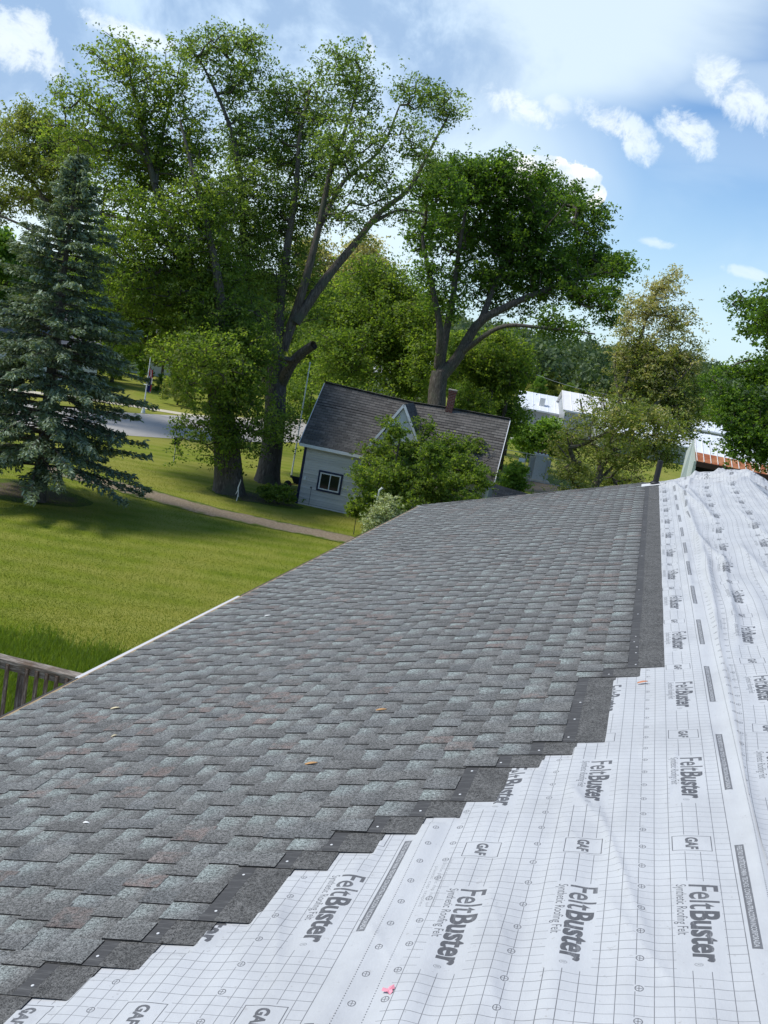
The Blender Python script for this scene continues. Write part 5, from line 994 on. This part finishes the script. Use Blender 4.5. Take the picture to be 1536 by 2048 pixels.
# ------------------------------------------------------------------ deck railing
def deck():
    zt = CAMZ-4.60; a = G(165, 1352, zt); b = G(0, 1312, zt); d = unit(b-a); n = np.array([d[1], -d[0], 0]); az = math.atan2(-d[1], -d[0])
    def fn(t, bs):
        co = ocoord(t); n_ = t.noise(t.mapping(co, (1.5, 14, 14)), 3.2, 6, 0.7, 0.4); m = t.noise(co, 2.2, 3); bump(t, bs, n_, 0.006, 0.8)
        c = t.ramp(n_, [(0.3, (0.055, 0.045, 0.036)), (0.5, (0.20, 0.17, 0.14)), (0.68, (0.46, 0.42, 0.37))]); return t.mix(t.smooth(m, 0.55, 0.75), c, (0.10, 0.062, 0.036))
    WOOD = material('weathered_wood', fn, 0.9, 0.15)
    def fn2(t, bs):
        co = ocoord(t); n_ = t.noise(t.mapping(co, (14, 14, 1.5)), 3.2, 6, 0.7, 0.4); m = t.noise(co, 2.2, 3); bump(t, bs, n_, 0.006, 0.8)
        c = t.ramp(n_, [(0.3, (0.045, 0.034, 0.026)), (0.5, (0.13, 0.10, 0.08)), (0.72, (0.36, 0.32, 0.28))]); return t.mix(t.smooth(m, 0.5, 0.7), c, (0.11, 0.062, 0.038))
    WOODV = material('weathered_post_wood', fn2, 0.9, 0.15)
    # the root frame: +x runs from the left end to the house
    s = b+d*2.2; Lr = float(np.linalg.norm(a-s))+0.9; root = empty('deck_railing', (s[0], s[1], 0), az); tag(root, 'weathered grey wooden deck railing at the left edge beside the eave', 'railing')
    mb = MB(); mb.box(0, Lr, -0.075, 0.075, zt-0.038, zt); mb.build('cap_rail', WOOD, root)
    mb = MB(); mb.box(0, Lr, -0.045, -0.008, zt-0.135, zt-0.040); mb.build('side_rail', WOOD, root)
    mb = MB(); mb.box(0, Lr, -0.045, -0.008, zt-0.93, zt-0.84); mb.build('bottom_rail', WOOD, root)
    q = b; xb = float(np.dot(G(42, 1325, zt)-s, -d)); k = 0
    for x in (xb, xb-1.75, Lr-0.1):
        mb = MB(); mb.box(x-0.045, x+0.045, -0.004, 0.088, zt-3.6, zt-0.042); mb.build('post', WOODV, root)
    x = xb+0.12
    proto = None
    for j in range(-11, 12):
        xx = xb+0.105+j*0.128
        if xx < 0.05 or xx > Lr-0.15 or abs(xx-(xb-1.75)) < 0.07 or abs(xx-xb) < 0.07: continue
        if proto is None:
            mb = MB(); mb.box(-0.019, 0.019, -0.086, -0.047, zt-0.97, zt-0.045); proto = mb.build('baluster', WOODV, root); o = proto
        else: o = proto.copy(); COL.objects.link(o)
        o.location = (xx, 0, 0)
    # the deck it stands on
    dk = empty('deck', (s[0], s[1], 0), az); tag(dk, 'weathered wooden deck below its railing, mostly hidden by the eave', 'deck')
    mb = MB(); mb.box(0.0, Lr, -3.4, 0.0, zt-1.22, zt-1.04); mb.build('joist_frame', WOOD, dk)
    bd = None
    for j in range(22):
        if bd is None: mb = MB(); mb.box(0.0, Lr, -0.14, 0.0, zt-1.038, zt-1.0); bd = mb.build('deck_board', WOOD, dk); o = bd
        else: o = bd.copy(); COL.objects.link(o)
        o.location = (0, -0.01-j*0.15, 0)

# ------------------------------------------------------------------ far buildings and yard things
def sheds():
    def corr(col, rust=None):
        def fn(t, bs):
            co = ocoord(t); n = t.noise(co, 0.8, 5, 0.6); return t.mix(n, tuple(c*0.85 for c in col), tuple(min(0.9, c*1.12) for c in col))
        return material('ribbed_metal', fn, 0.4, 0.5)
    RW = corr((0.74, 0.77, 0.80)); RW2 = corr((0.80, 0.78, 0.75)); GW = corr((0.33, 0.35, 0.36)); DK = plain('dark_opening', (0.02, 0.02, 0.022), 0.9); RUST = material('rusty_metal', lambda t, bs: t.mix(t.smooth(t.noise(ocoord(t), 3, 5, 0.7), 0.35, 0.65), (0.30, 0.085, 0.035), (0.42, 0.19, 0.09)), 0.7)
    TRM = plain('shed_trim', (0.62, 0.64, 0.64), 0.6)
    def shed(u0, v0, dep0, az, L, Wd, he, hr, label, roofm, one=False):
        e = P(u0, v0, dep0); root = empty('metal_shed', (e[0], e[1], 0), az); tag(root, label, 'shed', 'white metal sheds beyond the yard')
        he = e[2] if he is None else he; hr = he+hr
        mb = MB(); mb.box(0, L, 0, Wd, 0, he-0.02); mb.add([(0, 0, he-0.02), (0, Wd, he-0.02), (0, Wd/2, hr-0.1), (L, 0, he-0.02), (L, Wd, he-0.02), (L, Wd/2, hr-0.1)], [(0, 2, 1), (3, 4, 5)]); mb.build('wall', GW, root)
        n = int(L/0.9); 
        for s in (0, 1):
            mb = MB(); y0, y1 = (-0.3, Wd/2) if s == 0 else (Wd+0.3, Wd/2); ze = he-0.1
            mb.add([(-0.3, y0, ze), (L+0.3, y0, ze), (L+0.3, y1, hr), (-0.3, y1, hr), (-0.3, y0, ze-0.08), (L+0.3, y0, ze-0.08), (L+0.3, y1, hr-0.08), (-0.3, y1, hr-0.08)], [(0, 1, 2, 3), (7, 6, 5, 4), (0, 4, 5, 1), (1, 5, 6, 2), (0, 3, 7, 4)])
            for k in range(n+1):
                x = -0.25+k*(L+0.5)/n; mb.beam((x, y0, ze+0.02), (x, y1, hr+0.02), 0.06, 0.05)
            mb.build('roof', roofm, root)
        mb = MB(); mb.box(-0.3, L+0.3, -0.36, -0.302, he-0.28, he-0.08); mb.build('fascia', TRM, root)
        return root, he
    a = math.radians(13)
    r, he = shed(1040, 812, 98, a, 6.4, 9, None, 1.9, 'low white-roofed metal shed beyond the transformer, leftmost of the sheds', RW)
    mb = MB(); mb.box(4.0, 5.1, -0.05, -0.01, 1.6, 2.5); tag(mb.build('vent_panel', TRM, r), 'pale louvred panel')
    mb = MB(); mb.box(2.5, 3.2, 1.0, 1.5, he+0.3, he+1.5); mb.build('roof_vent', RW2, r)
    shed(1131, 818, 94, a, 8.0, 9, None, 2.1, 'taller white-roofed metal shed right of the lowest one', RW2)
    shed(1205, 860, 88, a-0.02, 16, 8, None, 1.6, 'long white-roofed metal shed behind the olive tree', RW)
    r, he = shed(1330, 843, 100, math.radians(-2), 26, 8, None, 1.0, 'long low white-roofed shed behind the open metal shed', RW)
    mb = MB(); mb.box(2, 6, -0.05, -0.02, 0.2, max(1.2, he-0.8)); mb.build('door_opening', DK, r)
    # open shed with rusted roof edge
    dep = 27.0; c0 = P(1389, 878, dep); az = math.radians(8); root = empty('open_shed', (c0[0], c0[1], 0), az); tag(root, 'open-fronted metal shed with rust band along its white ribbed roof edge', 'shed')
    ht = c0[2]; hb = P(1386, 921, dep-1.0)[2]; L = 7.0; run = 1.26; mid = hb+(ht-hb)*0.40
    for (z0, z1, y0, y1, m, nm) in ((hb, mid, -run*1.0, -run*0.6, RUST, 'rusted_roof_edge'), (mid, ht, -run*0.6, 0, RW, 'roof')):
        mb = MB(); mb.add([(0, y0, z0), (L, y0, z0), (L, y1, z1), (0, y1, z1), (0, y0, z0-0.04), (L, y0, z0-0.04), (L, y1, z1-0.04), (0, y1, z1-0.04)], [(0, 1, 2, 3), (7, 6, 5, 4), (0, 4, 5, 1), (1, 5, 6, 2), (0, 3, 7, 4)]); mb.build(nm, m, root)
    RIB = plain('pale_rib', (0.70, 0.68, 0.64), 0.5)
    for k in range(27):
        x = 0.02+k*0.24; mb = MB(); mb.beam((x, -run, hb+0.012), (x, 0, ht+0.012), 0.022, 0.02); mb.build('roof_rib', RIB, root)
    mb = MB(); mb.beam((0.0, -run-0.01, hb-0.10), (L, -run-0.01, hb-0.10), 0.04, 0.18); mb.build('beam', plain('brown_beam', (0.05, 0.028, 0.022), 0.8), root)
    mb = MB(); mb.box(0.25, L, -0.3, 0.6, 0, hb-0.6); mb.box(0.25, L, 0.15, 0.6, hb-0.6, ht-0.2); mb.build('interior', DK, root)
    SIDE = corr((0.45, 0.50, 0.47)); mb = MB(); mb.add([(-0.02, -run, hb-0.02), (-0.02, 0, ht), (-0.10, 0.4, ht-0.5), (-0.22, -0.3, hb-1.0), (-0.24, -0.4, 0), (-0.05, -run, 0)], [(0, 1, 2, 3, 4, 5)]); mb.box(-0.08, 0.02, -run-0.03, -run+0.06, 0, hb-0.02); mb.build('side_panel', SIDE, root)
    # transformer
    T = G(1072, 962); root = empty('transformer', (T[0], T[1], 0), math.radians(14)); tag(root, 'grey electric transformer cabinet with radiator fins on the gravel pad', 'transformer')
    GR = plain('transformer_grey', (0.46, 0.48, 0.47), 0.5); 
    mb = MB(); mb.box(-0.42, 0.42, -0.4, 0.5, 0.15, 1.95); mb.box(-0.5, 0.5, -0.45, 0.55, 1.95, 2.05); mb.build('tank', GR, root)
    for s in (-1, 1):
        for k in range(5):
            mb = MB(); x = s*(0.46+0.07*k); mb.box(x-0.02, x+0.02, -0.3, 0.4, 0.35, 1.75); mb.build('fin', GR, root)
    mb = MB(); mb.box(-0.2, 0.2, -0.44, -0.401, 0.9, 1.6); mb.build('panel', plain('pale_panel', (0.45, 0.47, 0.46), 0.5), root)
    for s in (-0.28, 0, 0.28):
        mb = MB(); mb.tube([(s, 0, 2.05), (s, 0, 2.15), (s, 0, 2.3)], [0.06, 0.08, 0.04], 8); mb.build('bushing', plain('brown_bushing', (0.10, 0.06, 0.05), 0.4), root)
    mb = MB(); mb.box(-0.9, 0.9, -0.6, 0.7, 0, 0.15); mb.build('base', CONC, root)
    # chain link fence round it
    FN = plain('galvanised', (0.36, 0.38, 0.38), 0.5); fr = empty('chain_link_fence', (T[0]-2.6, T[1]-1.4, 0), math.radians(14)); tag(fr, 'chain-link fence round the transformer with a small sign', 'fence')
    for k in range(5):
        mb = MB(); mb.tube([(k*1.7, 0, 0), (k*1.7, 0, 2.0)], 0.03, 8); mb.build('post', FN, fr)
    for z in (0.05, 1.95):
        mb = MB(); mb.tube([(0, 0, z), (6.8, 0, z)], 0.022, 6); mb.build('rail', FN, fr)
    mb = MB()
    for k in range(46):
        x = k*0.15
        for s in (-1, 1):
            x1 = x+s*1.9
            if 0 <= x1 <= 6.8: mb.beam((x, 0.0, 0.05), (x1, 0, 1.95), 0.005, 0.005, (0, 1, 0))
    tag(mb.build('wire_mesh', FN, fr), kind='stuff')
    mb = MB(); mb.box(1.2, 1.65, -0.03, -0.02, 1.25, 1.55); tag(mb.build('sign', RW, fr), 'small white warning sign')
    # utility pole with crossarms
    q = P(1045, 735, 66); ro = empty('utility_pole', (q[0], q[1], 0), math.radians(10)); tag(ro, 'utility pole with crossarm and insulators above the dense maple right side', 'pole')
    WD = plain('pole_wood', (0.085, 0.07, 0.055), 0.9); mb = MB(); mb.tube([(0, 0, 0), (0, 0, q[2]+0.5)], [0.15, 0.10], 12); mb.build('post', WD, ro)
    for dz in (0.2, -0.5):
        mb = MB(); mb.box(-1.2, 1.2, -0.17, -0.07, q[2]+dz-0.06, q[2]+dz+0.06); mb.build('crossarm', WD, ro)
        for k in range(5):
            mb = MB(); x = -1.1+k*0.55; mb.tube([(x, -0.12, q[2]+dz+0.06), (x, -0.12, q[2]+dz+0.14), (x, -0.12, q[2]+dz+0.26)], [0.04, 0.07, 0.03], 8); mb.build('insulator', FN, ro)
    # power line
    mb = MB(); A = P(1045, 738, 66); B = P(1220, 790, 66.0); mb2 = []
    pts = [A*(1-f)+B*f-np.array([0, 0, 0.25*4*f*(1-f)]) for f in np.linspace(0, 1, 12)]; mb.tube(pts, 0.02, 5); tag(mb.build('power_line', FN), 'power line sagging from the utility pole over the sheds', 'cable')

def yard():
    WM = plain('white_paint', (0.72, 0.73, 0.72), 0.5); DKM = plain('dark_metal', (0.03, 0.03, 0.032), 0.6); FN = plain('steel', (0.35, 0.36, 0.36), 0.5)
    # white pole by the house
    b = G(582, 955); top = P(607, 790, float(np.dot(b-CAM, FW))/DK_); p = empty('white_pole', (b[0], b[1], 0)); tag(p, 'thin white pole standing on the lawn just left of the grey house', 'pole')
    mb = MB(); mb.tube([(0, 0, 0.12), (0, 0, 6.2)], [0.045, 0.03], 10); mb.build('post', WM, p)
    mb = MB(); mb.tube([(0, 0, 0), (0, 0, 0.14)], [0.07, 0.06], 10); mb.build('base', DKM, p); mb = MB(); mb.tube([(0, 0, 6.2), (0, 0, 6.27), (0, 0, 6.32)], [0.03, 0.06, 0.02], 10); mb.build('finial', WM, p)
    # flagpole across the street
    b = G(286, 826); d = float(np.dot(b-CAM, FW))/DK_; t = P(303, 716, d); H = t[2]; p = empty('flagpole', (b[0], b[1], 0)); tag(p, 'white flagpole beyond the street with a limp striped flag', 'flagpole')
    mb = MB(); mb.tube([(0, 0, 0), (0, 0, H+0.2)], [0.055, 0.035], 10); mb.build('post', WM, p); mb = MB(); mb.tube([(0, 0, 0), (0, 0, 0.35)], [0.16, 0.10], 10); mb.build('base', WM, p)
    mb = MB(); mb.tube([(-0.25, 0, H*0.52), (0.25, 0, H*0.52)], 0.03, 6); mb.build('cleat_bar', WM, p)
    cols = [plain('flag_red', (0.42, 0.03, 0.04), 0.8), plain('flag_white', (0.6, 0.6, 0.6), 0.8), plain('flag_blue', (0.02, 0.03, 0.12), 0.8)]
    V = []; Fc = []; mi = []; n = 10; z1, z0 = H-0.7, H-2.3
    for i in range(17):
        f = i/16; z = z1+(z0-z1)*f
        for k in range(n): x = 0.05+0.032*k*(1+0.25*math.sin(f*3)); V.append((x, 0.07*math.sin(k*1.9+f*2.2), z-0.01*k))
    for i in range(16):
        for k in range(n-1): Fc.append((i*n+k, i*n+k+1, (i+1)*n+k+1, (i+1)*n+k)); mi.append(2 if (i > 5 and k < 6) else ((k+i//5) % 2))
    me = mesh_np('flag', V, Fc, mat_idx=mi, smooth=True); link('flag', me, cols, p)
    # round dark sign
    b = G(347, 926); p = empty('round_sign', (b[0], b[1], 0), math.radians(20)); tag(p, 'round dark sign on a thin post at the street edge of the lawn', 'sign')
    mb = MB(); mb.tube([(0, 0, 0), (0, 0, 1.0)], 0.025, 8); mb.build('post', FN, p); mb = MB(); mb.tube([(0, -0.05, 1.15), (0, -0.02, 1.15)], [0.22, 0.22], 20); mb.build('disc', DKM, p, loc=(0, 0, 0))
    # bleached garden stake by the big trunk
    b = G(473, 1002); p = empty('garden_stake', (b[0], b[1], 0)); tag(p, 'pale crooked garden stake in front of the flared trunk', 'stake')
    mb = MB(); mb.tube([(0, 0, 0), (0.03, 0, 0.35), (-0.02, 0, 0.6), (0.05, 0, 0.95), (0.02, 0, 1.0)], [0.02, 0.018, 0.03, 0.014, 0.01], 7); mb.tube([(-0.02, 0, 0.5), (-0.09, 0, 0.3)], [0.02, 0.014], 6); mb.tube([(-0.02, 0, 0.55), (0.05, 0.02, 0.2)], [0.018, 0.012], 6); mb.build('stick', WM, p)
    # blue tub, red pot, dark bin
    BLU = plain('blue_plastic', (0.02, 0.03, 0.09), 0.5); RD = plain('terracotta', (0.20, 0.05, 0.035), 0.8)
    b = G(536, 988); p = empty('blue_tub', (b[0], b[1], 0)); tag(p, 'dark blue plastic tub in the grass near the house corner', 'tub')
    mb = MB(); mb.tube([(0, 0, 0), (0, 0, 0.24), (0, 0, 0.26)], [0.20, 0.26, 0.28], 16); mb.build('body', BLU, p)
    b = G(558, 985); p = empty('flower_pot', (b[0], b[1], 0)); tag(p, 'small terracotta pot between the blue tub and the house', 'pot')
    mb = MB(); mb.tube([(0, 0, 0), (0, 0, 0.16), (0, 0, 0.17), (0, 0, 0.2)], [0.10, 0.15, 0.17, 0.17], 14); mb.build('body', RD, p)
    b = G(588, 985); p = empty('wheelbarrow', (b[0]-0.2, b[1]+0.9, 0), 0.3); tag(p, 'dark wheelbarrow tray parked against the house corner', 'wheelbarrow')
    mb = MB(); mb.add([(-0.35, -0.28, 0.62), (0.45, -0.28, 0.62), (0.45, 0.28, 0.62), (-0.35, 0.28, 0.62), (-0.2, -0.16, 0.32), (0.25, -0.16, 0.32), (0.25, 0.16, 0.32), (-0.2, 0.16, 0.32)], [(7, 6, 5, 4), (0, 4, 5, 1), (1, 5, 6, 2), (2, 6, 7, 3), (3, 7, 4, 0), (4, 5, 6, 7)]); mb.build('tray', DKM, p)
    mb = MB(); mb.tube([(-0.5, -0.03, 0.2), (-0.5, 0.03, 0.2)], 0.2, 14); mb.build('wheel', DKM, p); mb = MB(); mb.beam((-0.5, -0.12, 0.2), (0.9, -0.25, 0.5), 0.03, 0.03); mb.beam((-0.5, 0.12, 0.2), (0.9, 0.25, 0.5), 0.03, 0.03); mb.build('handles', RD, p)
    # white standpipe by the small trees
    b = P(757, 985, 30.6); p = empty('white_post', (b[0], b[1], 0)); tag(p, 'short white post with bent top in front of the left small tree', 'post')
    mb = MB(); mb.tube([(0, 0, 0), (0, 0, b[2]-0.2), (0.02, 0, b[2]+0.1), (0.12, 0, b[2]+0.22)], [0.035, 0.035, 0.04, 0.05], 10); mb.build('body', WM, p)
    # white houses beyond the street
    def far_house(u, v, dep, L, Wd, he, hr, az, label, wallm, roofm):
        b = P(u, v, dep); p = empty('far_house', (b[0], b[1], 0), az); tag(p, label, 'house', 'houses beyond the street')
        mb = MB(); mb.box(-L/2, L/2, 0, Wd, 0, he); mb.add([(-L/2, 0, he), (-L/2, Wd, he), (-L/2, Wd/2, hr), (L/2, 0, he), (L/2, Wd, he), (L/2, Wd/2, hr)], [(0, 2, 1), (3, 4, 5)]); mb.build('wall', wallm, p)
        mb = MB()
        for (y0, y1) in ((-0.4, Wd/2), (Wd+0.4, Wd/2)):
            mb.add([(-L/2-0.3, y0, he-0.15), (L/2+0.3, y0, he-0.15), (L/2+0.3, y1, hr+0.1), (-L/2-0.3, y1, hr+0.1), (-L/2-0.3, y0, he-0.3), (L/2+0.3, y0, he-0.3), (L/2+0.3, y1, hr-0.05), (-L/2-0.3, y1, hr-0.05)], [(0, 1, 2, 3), (7, 6, 5, 4), (0, 4, 5, 1), (1, 5, 6, 2), (0, 3, 7, 4)])
        mb.build('roof', roofm, p)
        for k in range(3):
            x = -L/2+L*(k+0.5)/3; w_ = empty('window', (x, 0, he*0.55), parent=p); mb = MB(); mb.box(-0.55, 0.55, -0.05, 0.0, -0.7, 0.7); mb.build('frame', WM, w_); mb = MB(); mb.box(-0.45, 0.45, -0.07, -0.052, -0.6, 0.6); mb.build('pane', DKM, w_)
    WW = plain('far_white_siding', (0.62, 0.62, 0.6), 0.8); GRF = plain('far_grey_roof', (0.16, 0.16, 0.17), 0.9); WRF = plain('far_white_roof', (0.7, 0.7, 0.7), 0.6)
    far_house(60, 800, 62, 10, 8, 3.0, 5.5, math.radians(42), 'white house beyond the street glimpsed through the spruce', WW, GRF)
    far_house(255, 745, 78, 9, 8, 3.2, 5.8, math.radians(35), 'white house beyond the street behind the spruce right side', WW, GRF)
    far_house(800, 790, 105, 8, 8, 3.4, 6.6, math.radians(12), 'white-roofed building glimpsed above the grey house ridge', WW, WRF)

setting()
own_roof()
small_on_roof()
deck()
grey_house()
sheds()
yard()
spruce()
make_trees()
far_trees()
